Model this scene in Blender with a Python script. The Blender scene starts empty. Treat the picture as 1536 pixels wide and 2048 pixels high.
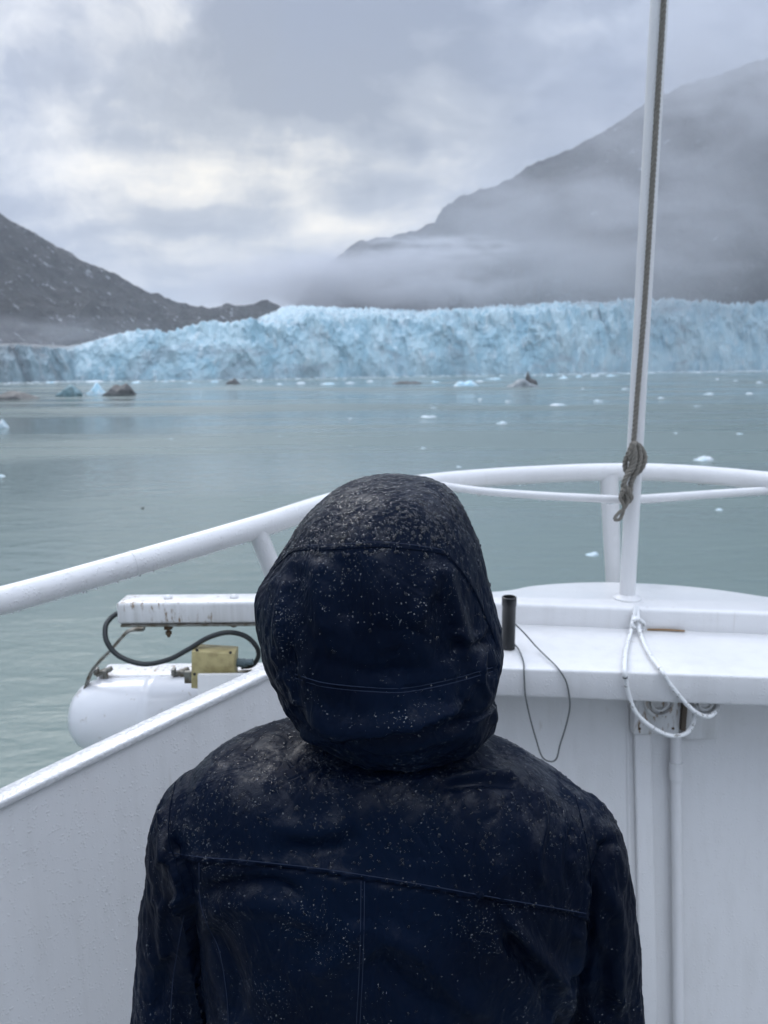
import bpy, bmesh, math, random
import numpy as np
from mathutils import Vector, Matrix
from mathutils.bvhtree import BVHTree
random.seed(7); rng = np.random.default_rng(7)
R = math.radians
scn = bpy.context.scene
col = scn.collection

# ------------------------------------------------------------------ camera
CAM = np.array([0.0, 0.0, 1.75]); FPX = 1479.0; PITCH = R(11.02); ROLL = R(0.5)
WZ = -6.25                                    # water level (deck is z = 0)
rot = Matrix.Rotation(R(90) - PITCH, 3, 'X') @ Matrix.Rotation(-ROLL, 3, 'Z')
cd = bpy.data.cameras.new('camera'); cam = bpy.data.objects.new('camera', cd); col.objects.link(cam)
cam.matrix_world = Matrix.Translation(Vector(CAM)) @ rot.to_4x4()
cd.sensor_fit = 'VERTICAL'; cd.sensor_height = 36.0; cd.lens = FPX / 2048 * 36
cd.clip_start = 0.05; cd.clip_end = 60000
cd.dof.use_dof = True; cd.dof.focus_distance = 0.78; cd.dof.aperture_fstop = 8.5
scn.camera = cam
RM = np.array(rot)

def ray(px, py):
    return RM @ np.array([(px - 768) / FPX, -(py - 1024) / FPX, -1.0])
def at(px, py, Y):
    d = ray(px, py); return CAM + d * ((Y - CAM[1]) / d[1])
def atz(px, py, z):
    d = ray(px, py); return CAM + d * ((z - CAM[2]) / d[2])
def proj(P):
    q = (np.asarray(P) - CAM) @ RM
    return 768 + FPX * q[..., 0] / -q[..., 2], 1024 - FPX * q[..., 1] / -q[..., 2]

# ------------------------------------------------------------------ view / render
scn.view_settings.view_transform = 'Standard'; scn.view_settings.look = 'None'
scn.view_settings.gamma = 1.0; scn.view_settings.exposure = 0.56
cy = scn.cycles
scn.render.engine = 'CYCLES'
cy.use_denoising = True; cy.max_bounces = 8; cy.diffuse_bounces = 3; cy.glossy_bounces = 3
cy.transmission_bounces = 4; cy.volume_bounces = 1; cy.transparent_max_bounces = 12
cy.volume_step_rate = 1.0; cy.volume_max_steps = 64
cy.sample_clamp_indirect = 6.0

# ------------------------------------------------------------------ node helpers
class NT:
    def __init__(s, tree): s.t = tree; s.n = tree.nodes; s.l = tree.links
    def new(s, typ, **kw):
        nd = s.n.new(typ)
        for k, v in kw.items(): setattr(nd, k, v)
        return nd
    def put(s, sock, v):
        if isinstance(v, bpy.types.NodeSocket): s.l.new(v, sock)
        elif v is not None:
            if isinstance(v, (tuple, list)) and len(v) == 3 and sock.type == 'RGBA': v = (*v, 1)
            sock.default_value = v
    def math(s, op, a, b=None, c=None, clamp=False):
        nd = s.new('ShaderNodeMath', operation=op, use_clamp=clamp)
        s.put(nd.inputs[0], a); s.put(nd.inputs[1], b) if b is not None else None
        if c is not None: s.put(nd.inputs[2], c)
        return nd.outputs[0]
    def vmath(s, op, a, b=None, out=0):
        nd = s.new('ShaderNodeVectorMath', operation=op)
        s.put(nd.inputs[0], a)
        if b is not None:
            if op == 'SCALE': s.put(nd.inputs['Scale'], b)
            else: s.put(nd.inputs[1], b)
        return nd.outputs[out]
    def noise(s, vec, scale, detail=4, rough=.55, dist=0, col=False):
        nd = s.new('ShaderNodeTexNoise')
        if vec is not None: s.put(nd.inputs['Vector'], vec)
        nd.inputs['Scale'].default_value = scale; nd.inputs['Detail'].default_value = detail
        nd.inputs['Roughness'].default_value = rough; nd.inputs['Distortion'].default_value = dist
        return nd.outputs['Color' if col else 'Fac']
    def vor(s, vec, scale, feature='F1', out='Distance'):
        nd = s.new('ShaderNodeTexVoronoi', feature=feature)
        s.put(nd.inputs['Vector'], vec); nd.inputs['Scale'].default_value = scale
        return nd.outputs[out]
    def ramp(s, f, a, b, lo=0., hi=1., smooth=True):
        nd = s.new('ShaderNodeMapRange', interpolation_type='SMOOTHSTEP' if smooth else 'LINEAR')
        s.put(nd.inputs[0], f)
        for i, v in ((1, a), (2, b), (3, lo), (4, hi)): s.put(nd.inputs[i], v)
        return nd.outputs[0]
    def mix(s, f, a, b, mode='MIX'):
        nd = s.new('ShaderNodeMix', data_type='RGBA', blend_type=mode)
        s.put(nd.inputs[0], f); s.put(nd.inputs[6], a); s.put(nd.inputs[7], b)
        return nd.outputs[2]
    def mapping(s, vec, sc=(1, 1, 1), rt=(0, 0, 0)):
        nd = s.new('ShaderNodeMapping'); s.put(nd.inputs[0], vec)
        nd.inputs['Scale'].default_value = sc; nd.inputs['Rotation'].default_value = rt
        return nd.outputs[0]
    def bump(s, h, strength=.3, dist=.01, nrm=None):
        nd = s.new('ShaderNodeBump'); s.put(nd.inputs['Height'], h)
        nd.inputs['Strength'].default_value = strength; nd.inputs['Distance'].default_value = dist
        if nrm is not None: s.l.new(nrm, nd.inputs['Normal'])
        return nd.outputs[0]

def mat(name, base=(.8, .8, .8), rough=.5, metal=0., fn=None, **kw):
    m = bpy.data.materials.new(name); m.use_nodes = True
    nt = NT(m.node_tree); p = m.node_tree.nodes['Principled BSDF']
    p.inputs['Base Color'].default_value = (*base, 1); p.inputs['Roughness'].default_value = rough
    p.inputs['Metallic'].default_value = metal
    for k, v in kw.items(): p.inputs[k.replace('_', ' ')].default_value = v
    if fn:
        g = nt.new('ShaderNodeNewGeometry'); tc = nt.new('ShaderNodeTexCoord')
        fn(nt, p, g.outputs['Position'], g.outputs['Normal'], tc.outputs['Object'])
    return m

# ------------------------------------------------------------------ world: overcast sky
SUN_EL, SUN_AZ = R(42), R(-25)                # ahead of the bow, a little to the left
w = bpy.data.worlds.new("World"); scn.world = w; w.use_nodes = True
n = NT(w.node_tree); bg = w.node_tree.nodes['Background']
tc = n.new('ShaderNodeTexCoord'); D = tc.outputs['Generated']
sky = n.new('ShaderNodeTexSky', sky_type='NISHITA'); sky.sun_disc = False
sky.sun_elevation = SUN_EL; sky.sun_rotation = SUN_AZ; sky.dust_density = 3; sky.air_density = 1.5
sep = n.new('ShaderNodeSeparateXYZ'); n.l.new(D, sep.inputs[0])
zc = n.math('MAXIMUM', sep.outputs[2], 0.0)
wob = n.vmath('SUBTRACT', n.noise(D, 3.2, 5, .6, .4, col=True), (.5, .5, .5))
Dw = n.vmath('ADD', D, n.vmath('SCALE', wob, .22))
den = n.math('ADD', zc, .22)
cmb = n.new('ShaderNodeCombineXYZ')
n.l.new(n.math('DIVIDE', sep.outputs[0], den), cmb.inputs[0]); n.l.new(n.math('DIVIDE', sep.outputs[1], den), cmb.inputs[1])
plane = n.vmath('ADD', cmb.outputs[0], n.vmath('SCALE', wob, .5))
c1 = n.noise(n.mapping(plane, (1.0, 1.5, 1)), 1.25, 7, .56, .2)
c2 = n.noise(Dw, 9.0, 5, .6)
f = n.math('ADD', n.math('MULTIPLY_ADD', c1, 1.25, -.27), n.math('MULTIPLY_ADD', c2, .50, -.11))
def lobe(px, py, r0, r1, amp):
    d = ray(px, py); d = d / np.linalg.norm(d)
    dist = n.vmath('DISTANCE', Dw, tuple(d), out=1)
    return n.math('MULTIPLY', n.ramp(dist, r0, r1, 1., 0.), amp)
for a in ((470, 350, .01, .20, .13), (280, 330, .02, .18, .08), (330, 20, .0, .07, .20), (40, 100, .0, .16, .03),
          (580, 140, .02, .20, -.30), (900, 110, .02, .26, -.22), (1350, 60, .05, .3, -.10), (680, 330, .01, .15, .24), (900, 280, .01, .13, .10), (200, 390, .01, .16, .09), (230, 200, .0, .13, -.13), (740, 280, .0, .08, -.05), (1020, 290, .02, .14, .08),
          (420, 520, .0, .16, -.10), (560, 460, .02, .12, -.08), (760, 480, .0, .15, -.03)):
    f = n.math('ADD', f, lobe(*a))
fac = n.ramp(f, .30, .84, 0., 1., smooth=False)
cr = n.new('ShaderNodeValToRGB'); n.l.new(fac, cr.inputs[0])
e = cr.color_ramp.elements
e[0].position = 0; e[0].color = (.19, .23, .32, 1); e[1].position = 1; e[1].color = (.95, .93, .89, 1)
for p_, c_ in ((.3, (.31, .355, .45, 1)), (.62, (.60, .625, .675, 1))):
    k = e.new(p_); k.color = c_
zen = n.ramp(sep.outputs[2], .40, .9, 1.0, 3.4)         # overcast: the zenith is brighter than the horizon
cl = n.vmath('SCALE', cr.outputs[0], n.math('MULTIPLY', zen, 10.0))
wl_ = n.math('ADD', n.math('ADD', lobe(420, 370, .02, .28, .8), lobe(850, 330, .02, .25, .6)), 0.0, clamp=True)
cl = n.mix(wl_, cl, n.vmath('MULTIPLY', cl, (1.10, 1.0, .80)))
n.l.new(n.mix(.97, sky.outputs[0], cl), bg.inputs[0]); bg.inputs[1].default_value = 0.1

sd = bpy.data.lights.new('sun', 'SUN'); sun = bpy.data.objects.new('sun', sd); col.objects.link(sun)
sd.energy = 0.8; sd.angle = R(25); sd.color = (1, .97, .93)
sdir = Vector((math.sin(SUN_AZ) * math.cos(SUN_EL), math.cos(SUN_AZ) * math.cos(SUN_EL), math.sin(SUN_EL)))
sun.rotation_euler = sdir.to_track_quat('Z', 'Y').to_euler()

# ------------------------------------------------------------------ noise in numpy (gradient noise)
_perm = rng.permutation(512)
_perm = np.concatenate([_perm, _perm]); _grad = rng.normal(size=(512, 3)); _grad /= np.linalg.norm(_grad, axis=1)[:, None]
def pn(P):
    P = np.asarray(P, float); i = np.floor(P).astype(int); fr = P - i
    u = fr * fr * fr * (fr * (fr * 6 - 15) + 10)
    def g(dx, dy, dz):
        h = _perm[(_perm[(_perm[(i[:, 0] + dx) & 511] + i[:, 1] + dy) & 511] + i[:, 2] + dz) & 511]
        return ((fr - (dx, dy, dz)) * _grad[h & 511]).sum(1)
    x0 = g(0,0,0)*(1-u[:,0])+g(1,0,0)*u[:,0]; x1 = g(0,1,0)*(1-u[:,0])+g(1,1,0)*u[:,0]
    x2 = g(0,0,1)*(1-u[:,0])+g(1,0,1)*u[:,0]; x3 = g(0,1,1)*(1-u[:,0])+g(1,1,1)*u[:,0]
    y0 = x0*(1-u[:,1])+x1*u[:,1]; y1 = x2*(1-u[:,1])+x3*u[:,1]
    return (y0*(1-u[:,2])+y1*u[:,2]) * 1.5
def fbm(P, o=4, rough=.5, ridged=False):
    r = 0; a = 1; t = 0; P = np.asarray(P, float)
    for k in range(o):
        v = pn(P * 2.03**k + 17.3 * k)
        if ridged: v = 1 - 2 * np.abs(v)
        r = r + a * v; t += a; a *= rough
    return r / t
def sstep(x, a, b):
    t = np.clip((x - a) / (b - a), 0, 1); return t * t * (3 - 2 * t)

# ------------------------------------------------------------------ mesh helpers
def empty(name, loc=(0, 0, 0)):
    o = bpy.data.objects.new(name, None); o.location = loc; o.empty_display_size = .1; col.objects.link(o)
    return o
def tag(o, label=None, cat=None, group=None, kind=None):
    for k, v in (('label', label), ('category', cat), ('group', group), ('kind', kind)):
        if v: o[k] = v
    return o
def meshobj(name, verts, faces, m=None, parent=None, smooth=True):
    me = bpy.data.meshes.new(name)
    me.from_pydata([tuple(v) for v in verts], [], [tuple(f_) for f_ in faces]); me.update()
    return linkmesh(name, me, m, parent, smooth)
def linkmesh(name, me, m=None, parent=None, smooth=True):
    o = bpy.data.objects.new(name, me); col.objects.link(o)
    if m: me.materials.append(m)
    if smooth: me.polygons.foreach_set('use_smooth', [True] * len(me.polygons))
    if parent:
        o.parent = parent
        o.matrix_parent_inverse = Matrix.Translation(-world_loc(parent))
    return o
def world_loc(o):
    v = Vector(o.location)
    if o.parent: v = o.matrix_parent_inverse @ v; v = world_loc(o.parent) + v
    return v
def grid(name, P, m, parent=None, closed_u=False, smooth=True):
    nu, nv = P.shape[:2]; idx = np.arange(nu * nv).reshape(nu, nv)
    a = idx[:-1, :-1].ravel(); b = idx[1:, :-1].ravel(); c = idx[1:, 1:].ravel(); d = idx[:-1, 1:].ravel()
    me = bpy.data.meshes.new(name)
    me.from_pydata(P.reshape(-1, 3).tolist(), [], np.stack([a, b, c, d], 1).tolist()); me.update()
    return linkmesh(name, me, m, parent, smooth)
def catmull(pts, per=8):
    pts = [np.array(p, float) for p in pts]; q = [2*pts[0]-pts[1]] + pts + [2*pts[-1]-pts[-2]]; out = []
    for i in range(1, len(q) - 2):
        for k in range(per):
            t = k / per; p0, p1, p2, p3 = q[i-1:i+3]
            out.append(.5*((2*p1)+(-p0+p2)*t+(2*p0-5*p1+4*p2-p3)*t*t+(-p0+3*p1-3*p2+p3)*t**3))
    out.append(pts[-1]); return np.array(out)
def tubedata(path, r, segs=16, off=0, sx=1., cap=True):
    path = np.asarray(path, float); N = len(path); r = np.broadcast_to(r, (N,))
    T = np.gradient(path, axis=0); T /= np.linalg.norm(T, axis=1)[:, None] + 1e-12
    up = np.array([0, 0, 1.]) if abs(T[0, 2]) < .9 else np.array([1., 0, 0])
    nrm = up - T[0] * up.dot(T[0]); nrm /= np.linalg.norm(nrm)
    V = []; F = []
    for i in range(N):
        nrm = nrm - T[i] * nrm.dot(T[i]); nrm /= np.linalg.norm(nrm); b = np.cross(T[i], nrm)
        for k in range(segs):
            a = 2 * math.pi * k / segs
            V.append(path[i] + r[i] * (math.cos(a) * nrm * sx + math.sin(a) * b))
    for i in range(N - 1):
        for k in range(segs):
            k2 = (k + 1) % segs
            F.append((off+i*segs+k, off+i*segs+k2, off+(i+1)*segs+k2, off+(i+1)*segs+k))
    if cap:
        F.append(tuple(off + k for k in reversed(range(segs)))); F.append(tuple(off + (N-1)*segs + k for k in range(segs)))
    return V, F
class MB:
    def __init__(s): s.v = []; s.f = []
    def add(s, V, F):
        o = len(s.v); s.v += [tuple(x) for x in V]; s.f += [tuple(i + o for i in f_) for f_ in F]; return s
    def tube(s, path, r, segs=16, sx=1.): return s.add(*tubedata(path, r, segs, 0, sx))
    def box(s, c, d, rz=0, M=None):
        c = np.array(c, float); V = []
        for x in (-1, 1):
            for y in (-1, 1):
                for z in (-1, 1):
                    p = np.array([x*d[0]/2, y*d[1]/2, z*d[2]/2])
                    if M is not None: p = np.array(M) @ p
                    p = np.array([p[0]*math.cos(rz)-p[1]*math.sin(rz), p[0]*math.sin(rz)+p[1]*math.cos(rz), p[2]])
                    V.append(c + p)
        return s.add(V, [(0,1,3,2),(4,6,7,5),(0,4,5,1),(2,3,7,6),(0,2,6,4),(1,5,7,3)])
    def prism(s, poly, z0, z1):
        k = len(poly); z0 = np.broadcast_to(z0, (k,)); z1 = np.broadcast_to(z1, (k,))
        V = [(p[0], p[1], z0[i]) for i, p in enumerate(poly)] + [(p[0], p[1], z1[i]) for i, p in enumerate(poly)]
        F = [tuple(reversed(range(k))), tuple(range(k, 2*k))] + [(i, (i+1) % k, k+(i+1) % k, k+i) for i in range(k)]
        return s.add(V, F)
    def lathe(s, base, prof, segs=24, axis=(0, 0, 1)):
        q = Vector((0, 0, 1)).rotation_difference(Vector(axis)); V = []; F = []
        for (r, z) in prof:
            for k in range(segs):
                a = 2*math.pi*k/segs; V.append(np.array(base) + np.array(q @ Vector((r*math.cos(a), r*math.sin(a), z))))
        for i in range(len(prof) - 1):
            for k in range(segs):
                k2 = (k+1) % segs; F.append((i*segs+k, i*segs+k2, (i+1)*segs+k2, (i+1)*segs+k))
        F.append(tuple(reversed(range(segs)))); F.append(tuple((len(prof)-1)*segs+k for k in range(segs)))
        return s.add(V, F)
    def build(s, name, m, parent=None, smooth=True, bevel=0, angle=35):
        o = meshobj(name, s.v, s.f, m, parent, smooth)
        if bevel:
            b = o.modifiers.new('b', 'BEVEL'); b.width = bevel; b.segments = 3; b.limit_method = 'ANGLE'; b.angle_limit = R(30)
            b.harden_normals = False
        if smooth:
            bm = bmesh.new(); bm.from_mesh(o.data); bmesh.ops.recalc_face_normals(bm, faces=bm.faces)
            for e_ in bm.edges:
                if len(e_.link_faces) == 2 and e_.calc_face_angle(0) > R(angle): e_.smooth = bool(bevel)
            bm.to_mesh(o.data); bm.free()
        return o
def evaluated(o):
    dg = bpy.context.evaluated_depsgraph_get(); dg.update()
    return bpy.data.meshes.new_from_object(o.evaluated_get(dg), depsgraph=dg)
def remesh(V, F, voxel, smooth_it=4):
    o = meshobj('tmp', V, F)
    r_ = o.modifiers.new('r', 'REMESH'); r_.mode = 'VOXEL'; r_.voxel_size = voxel; r_.adaptivity = 0
    s_ = o.modifiers.new('s', 'SMOOTH'); s_.factor = .5; s_.iterations = smooth_it
    me = evaluated(o); bpy.data.objects.remove(o, do_unlink=True); return me
def getv(me):
    a = np.empty(len(me.vertices) * 3); me.vertices.foreach_get('co', a); return a.reshape(-1, 3)
def getn(me):
    a = np.empty(len(me.vertices) * 3); me.vertices.foreach_get('normal', a); return a.reshape(-1, 3)
def setv(me, V): me.vertices.foreach_set('co', V.ravel()); me.update()

# ------------------------------------------------------------------ materials
def f_paint(dirt=.25, drops=1.0, rust=0.):
    def fn(nt, p, P, N, O):
        a = nt.noise(P, 3.0, 5, .6); b = nt.noise(nt.mapping(P, (30, 30, 1.6)), 1.0, 4, .6)
        g = nt.ramp(nt.math('ADD', nt.math('MULTIPLY', a, .4), nt.math('MULTIPLY', b, .6)), .44, .66)
        c = nt.mix(nt.math('MULTIPLY', g, dirt * .7), (.715, .715, .715), (.47, .465, .44))
        if rust:
            s_ = nt.ramp(nt.noise(nt.mapping(P, (90, 90, 22)), 1.0, 5, .7), .53, .64)
            s2 = nt.ramp(nt.noise(P, 9.0, 3, .5), .46, .60)
            c = nt.mix(nt.math('MULTIPLY', nt.math('MULTIPLY', s_, s2), rust), c, (.22, .14, .07))
        run = nt.ramp(nt.noise(nt.mapping(P, (55, 55, 2.2)), 1.0, 3, .5), .66, .76)
        rm = nt.ramp(nt.noise(P, 2.6, 3, .5), .52, .64)
        c = nt.mix(nt.math('MULTIPLY', nt.math('MULTIPLY', run, rm), .35), c, (.40, .36, .29))
        sp = nt.ramp(nt.noise(P, 160.0, 2, .5), .76, .80)
        c = nt.mix(nt.math('MULTIPLY', sp, .35), c, (.25, .24, .22))
        nt.l.new(c, p.inputs['Base Color'])
        nt.l.new(nt.ramp(nt.noise(P, 9.0, 3), .3, .7, .30, .38), p.inputs['Roughness'])
        v = nt.vor(P, 190.0, 'SMOOTH_F1'); dn = nt.ramp(v, .10, .38, 1., 0.)
        msk = nt.ramp(nt.noise(P, 60.0, 2), .47, .56)
        h = nt.math('ADD', nt.math('MULTIPLY', nt.math('MULTIPLY', dn, msk), .7 * drops), nt.math('MULTIPLY', nt.noise(P, 38.0, 4, .6), .3))
        nt.l.new(nt.bump(h, .6, .0016), p.inputs['Normal'])
    return fn
WHITE = mat('white_marine_paint', rough=.3, fn=f_paint(.25, 1.0), Coat_Weight=.3)
WHITE2 = mat('weathered_white_paint', rough=.35, fn=f_paint(.9, .4, 1.), Coat_Weight=.2)
PIPE = mat('rail_white_paint', rough=.3, fn=f_paint(.15, 1.2), Coat_Weight=.3)
def f_cap(nt, p, P, N, O):
    v = nt.vor(nt.vmath('ADD', P, nt.vmath('SCALE', nt.noise(P, 60., 2, .5, col=True), .01)), 130.0, 'SMOOTH_F1')
    h = nt.ramp(v, .25, .55, 1., 0.)
    nt.l.new(nt.bump(h, .45, .0016), p.inputs['Normal'])
    c = nt.mix(nt.ramp(nt.noise(P, 9., 4), .45, .75), (.60, .605, .61), (.50, .505, .51))
    nt.l.new(c, p.inputs['Base Color'])
CAPM = mat('wet_cap_paint', rough=.26, fn=f_cap, Coat_Weight=.2)
HULLM = mat('hull_paint', (.78, .79, .8), .35)
DECKM = mat('deck_green_grey_paint', (.17, .19, .19), .6)
BEAD = mat('clear_water_bead', (1, 1, 1), .02, Transmission_Weight=1.0, IOR=1.34)
WATERDROP = mat('water_drop', (.80, .84, .90), .04, Transmission_Weight=.86, IOR=1.36)  # pale tint paints the sky's glint into the small drops
def f_rope(nt, p, P, N, O):
    c = nt.mix(nt.noise(P, 220., 3), (.10, .092, .078), (.30, .28, .24))
    nt.l.new(c, p.inputs['Base Color']); nt.l.new(nt.bump(nt.noise(P, 900., 2), .6, .001), p.inputs['Normal'])
ROPE = mat('weathered_rope', rough=.85, fn=f_rope)
BLACKM = mat('black_rubber', (.012, .013, .015), .35)
HOSE = mat('black_hose', (.015, .02, .022), .4)
WIRE = mat('grey_wire', (.10, .11, .11), .45)
YELLOW = mat('yellow_box_paint', (.43, .36, .17), .45, fn=lambda nt, p, P, N, O: nt.l.new(
    nt.mix(nt.ramp(nt.noise(P, 40., 4), .4, .7), (.46, .39, .19), (.34, .28, .13)), p.inputs['Base Color']))
STEEL = mat('dull_steel', rough=.5, metal=.7, fn=lambda nt, p, P, N, O: nt.l.new(
    nt.mix(nt.ramp(nt.noise(P, 45., 4), .4, .65), (.24, .24, .22), (.12, .10, .07)), p.inputs['Base Color']))
RUST = mat('rusty_bolt', (.10, .065, .035), .8)
CABLEW = mat('white_cable_sheath', (.74, .75, .74), .4, fn=lambda nt, p, P, N, O: nt.l.new(
    nt.mix(nt.ramp(nt.noise(P, 90., 3), .56, .66), (.76, .77, .77), (.30, .30, .28)), p.inputs['Base Color']))
def f_canister(nt, p, P, N, O):
    c = nt.mix(nt.math('MULTIPLY', nt.ramp(nt.noise(P, 28., 5, .65), .62, .70), .6), (.68, .69, .71), (.34, .31, .25))
    nt.l.new(c, p.inputs['Base Color'])
CANM = mat('canister_gelcoat', rough=.28, fn=f_canister, Coat_Weight=.3)
LIDM = mat('canister_saddle', (.55, .53, .52), .5, fn=f_paint(.8, .2, 1.))

# ================================================================== WATER
def f_water(nt, p, P, N, O):
    base = nt.mix(nt.ramp(nt.noise(nt.mapping(P, (.004, .012, 1)), 1.0, 4), .35, .65), (.100, .148, .140), (.138, .186, .174))
    nt.l.new(base, p.inputs['Base Color'])
    cdn = nt.new('ShaderNodeCameraData')
    lg = nt.ramp(nt.math('ADD', nt.math('MULTIPLY', nt.noise(nt.mapping(P, (.012, .03, 1)), 1.0, 4), .5), nt.math('MULTIPLY', nt.noise(nt.mapping(P, (.004, .06, 1), (0, 0, .05)), 1.0, 5, .6), .5)), .40, .60)
    h1 = nt.noise(nt.mapping(P, (.45, 1.1, 1), (0, 0, .25)), 1.0, 4, .55, .4)
    h2 = nt.noise(nt.mapping(P, (2.2, 4.6, 1), (0, 0, -.2)), 1.0, 3, .5, .3)
    h = nt.math('ADD', nt.math('MULTIPLY', h1, .5), nt.math('MULTIPLY', h2, nt.math('ADD', nt.math('MULTIPLY', lg, .10), .05)))
    nt.l.new(nt.bump(h, .55, .24), p.inputs['Normal'])
    nt.l.new(nt.ramp(lg, 0., 1., .05, .30), p.inputs['Roughness'])
WATER = mat('glacial_water', rough=.15, fn=f_water, IOR=1.33)
V = [(-12000, -3000, WZ), (12000, -3000, WZ), (12000, 16000, WZ), (-12000, 16000, WZ)]
tag(meshobj('water', V, [(0, 1, 2, 3)], WATER, smooth=False), kind='structure')

# ================================================================== MOUNTAINS
def f_rock(snow_lo, snow_hi, veg, scale=1., slant=-.65):
    def fn(nt, p, P, N, O):
        a = nt.noise(nt.vmath('SCALE', P, .012 * scale), 1.0, 8, .65, .3)
        b = nt.noise(nt.vmath('SCALE', P, .05 * scale), 1.0, 6, .65)
        c = nt.mix(nt.ramp(a, .35, .65), (.006, .006, .007), (.060, .057, .056))
        c = nt.mix(nt.math('MULTIPLY', nt.ramp(b, .45, .6), veg), c, (.04, .05, .04))
        st = nt.noise(nt.mapping(nt.mapping(P, (1, 1, 1), (0, slant, 0)), (.013 * scale, .02 * scale, .05 * scale)), 1.0, 7, .68, .4)
        c = nt.mix(nt.ramp(nt.math('ADD', st, nt.math('MULTIPLY', b, .35)), snow_lo, snow_hi), c, (.62, .65, .70))
        nt.l.new(c, p.inputs['Base Color'])
        nt.l.new(nt.bump(nt.math('ADD', nt.math('MULTIPLY', b, .4), a), 1.0, 22.), p.inputs['Normal'])
    return fn
ROCKL = mat('dark_rock_with_snow_streaks', rough=.9, fn=f_rock(.765, .89, .6, 4.0))
ROCKR = mat('dark_rock_ridge', rough=.9, fn=f_rock(.81, .92, .5, 2.2, .5))

def mountain(name, ridge, Yr, foot, m, nu=620, nv=170, amp=45., seed=0., back=900.):
    # ridge: list of (px, py) at depth Yr(px); foot: function(u) -> (x, y) of the foot line
    ridge = np.array(ridge, float); us = np.linspace(0, 1, nu)
    px = np.interp(us, np.linspace(0, 1, len(ridge)), ridge[:, 0]); py = np.interp(px, ridge[:, 0], ridge[:, 1])
    P = np.zeros((nu, nv, 3)); vs = np.linspace(-.35, 1.0, nv)
    for i in range(nu):
        top = at(px[i], py[i], Yr(px[i])); ft = np.array([*foot(px[i]), WZ - 15])
        for j, v in enumerate(vs):
            if v < 0:
                P[i, j] = top + np.array([0, -v / .35 * back, v / .35 * (top[2] * .8)])
            else:
                s = v; q = top * (1 - s) + ft * s
                q[2] = ft[2] + (top[2] - ft[2]) * (1 - s) ** 1.12
                P[i, j] = q
    Q = P.reshape(-1, 3)
    vv = np.tile(vs, nu); wgt = np.clip(np.abs(vv) * 5, .10, 1)
    d = fbm(Q * (1/260., 1/260., 1/420.) + seed, 6, .55, True) - .45
    h = fbm(Q / 60. + seed * 2, 5, .62) + .7 * fbm(Q / 14. + seed, 3, .6) + 1.1 * fbm(Q * (1/70., 1/70., 1/500.) + 3, 4, .6, True)
    Q[:, 2] += amp * wgt * d * 1.3 + 9 * h * np.clip(wgt, .75, 1)
    Q[:, 0] += amp * .7 * wgt * fbm(Q / 150. + 9 + seed, 4); Q[:, 1] += amp * .7 * wgt * fbm(Q / 150. + 5 + seed, 4)
    return tag(grid(name, Q.reshape(nu, nv, 3), m), kind='structure')

mountain('mountain_slope', [(-2600, 330), (-1900, 120), (-1300, 60), (-900, 40), (-500, 180), (-250, 330), (-100, 395), (0, 430), (40, 448), (100, 492), (150, 522), (200, 545), (250, 566), (290, 590), (340, 608), (380, 616), (440, 616), (500, 613), (545, 616), (580, 628), (640, 650), (760, 690)],
         lambda x: 950 + .25 * max(x, -1400), lambda x: (-400 + .42 * x if x < 0 else -480 + .28 * x if x < 100 else -400 + .28 * x, 575 + .35 * x if x > 0 else 575 + .22 * x), ROCKL, amp=36, seed=3.)
mountain('mountain_ridge', [(560, 655), (610, 590), (668, 525), (700, 497), (760, 476), (830, 466), (868, 450), (885, 420), (920, 392), (1000, 371), (1060, 336), (1110, 316), (1200, 271), (1290, 214), (1340, 190), (1400, 166), (1470, 148), (1536, 120), (1700, 95), (1900, 90), (2300, 110)],
         lambda x: 1500 - .22 * (x - 560), lambda x: ((x - 560) * .62 - 60, 1130 + .02 * x), ROCKR, nu=460, nv=170, amp=60, seed=11., back=700)

# ================================================================== GLACIER
def f_ice(nt, p, P, N, O):
    v1 = nt.noise(nt.mapping(P, (.035, .035, .02)), 1.0, 7, .62, .5)
    v2 = nt.noise(nt.mapping(P, (.12, .12, .05)), 1.0, 6, .65, .3)
    v3 = nt.noise(nt.mapping(P, (.010, .010, .030), (0, .5, 0)), 1.0, 5, .6, 1.5)
    c = nt.mix(nt.ramp(v1, .36, .64), (.29, .53, .64), (.50, .70, .77))
    c = nt.mix(nt.math('MULTIPLY', nt.ramp(v2, .52, .68), .7), c, (.68, .79, .83))
    c = nt.mix(nt.math('MULTIPLY', nt.ramp(v3, .50, .66), .6), c, (.30, .40, .46))
    c = nt.mix(nt.math('MULTIPLY', nt.ramp(nt.noise(nt.mapping(P, (.05, .05, .02)), 1., 5, .7), .63, .72), .5), c, (.24, .25, .24))
    sx_ = nt.new('ShaderNodeSeparateXYZ'); nt.l.new(P, sx_.inputs[0])
    moraine = nt.math('MULTIPLY', nt.ramp(nt.math('ADD', sx_.outputs[0], nt.math('MULTIPLY', v1, 110.)), -240., -180., 1., 0.), nt.ramp(v2, .24, .36))
    c = nt.mix(nt.math('MULTIPLY', moraine, .92), c, (.050, .052, .056))
    sn = nt.new('ShaderNodeSeparateXYZ'); nt.l.new(N, sn.inputs[0])
    c = nt.mix(nt.math('MULTIPLY', nt.ramp(sn.outputs[2], .45, .9, 0., .35), nt.math('SUBTRACT', 1.0, moraine)), c, (.70, .79, .83))
    nt.l.new(c, p.inputs['Base Color'])
    nt.l.new(nt.bump(nt.math('ADD', v2, nt.math('MULTIPLY', v1, 1.5)), .8, 4.5), p.inputs['Normal'])
ICE = mat('glacier_ice', rough=.55, fn=f_ice)
wl = np.array([(-300, 770), (0, 765), (150, 761), (400, 759), (768, 752), (1100, 747), (1300, 743), (1536, 740), (1900, 736), (2500, 731)])
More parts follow.
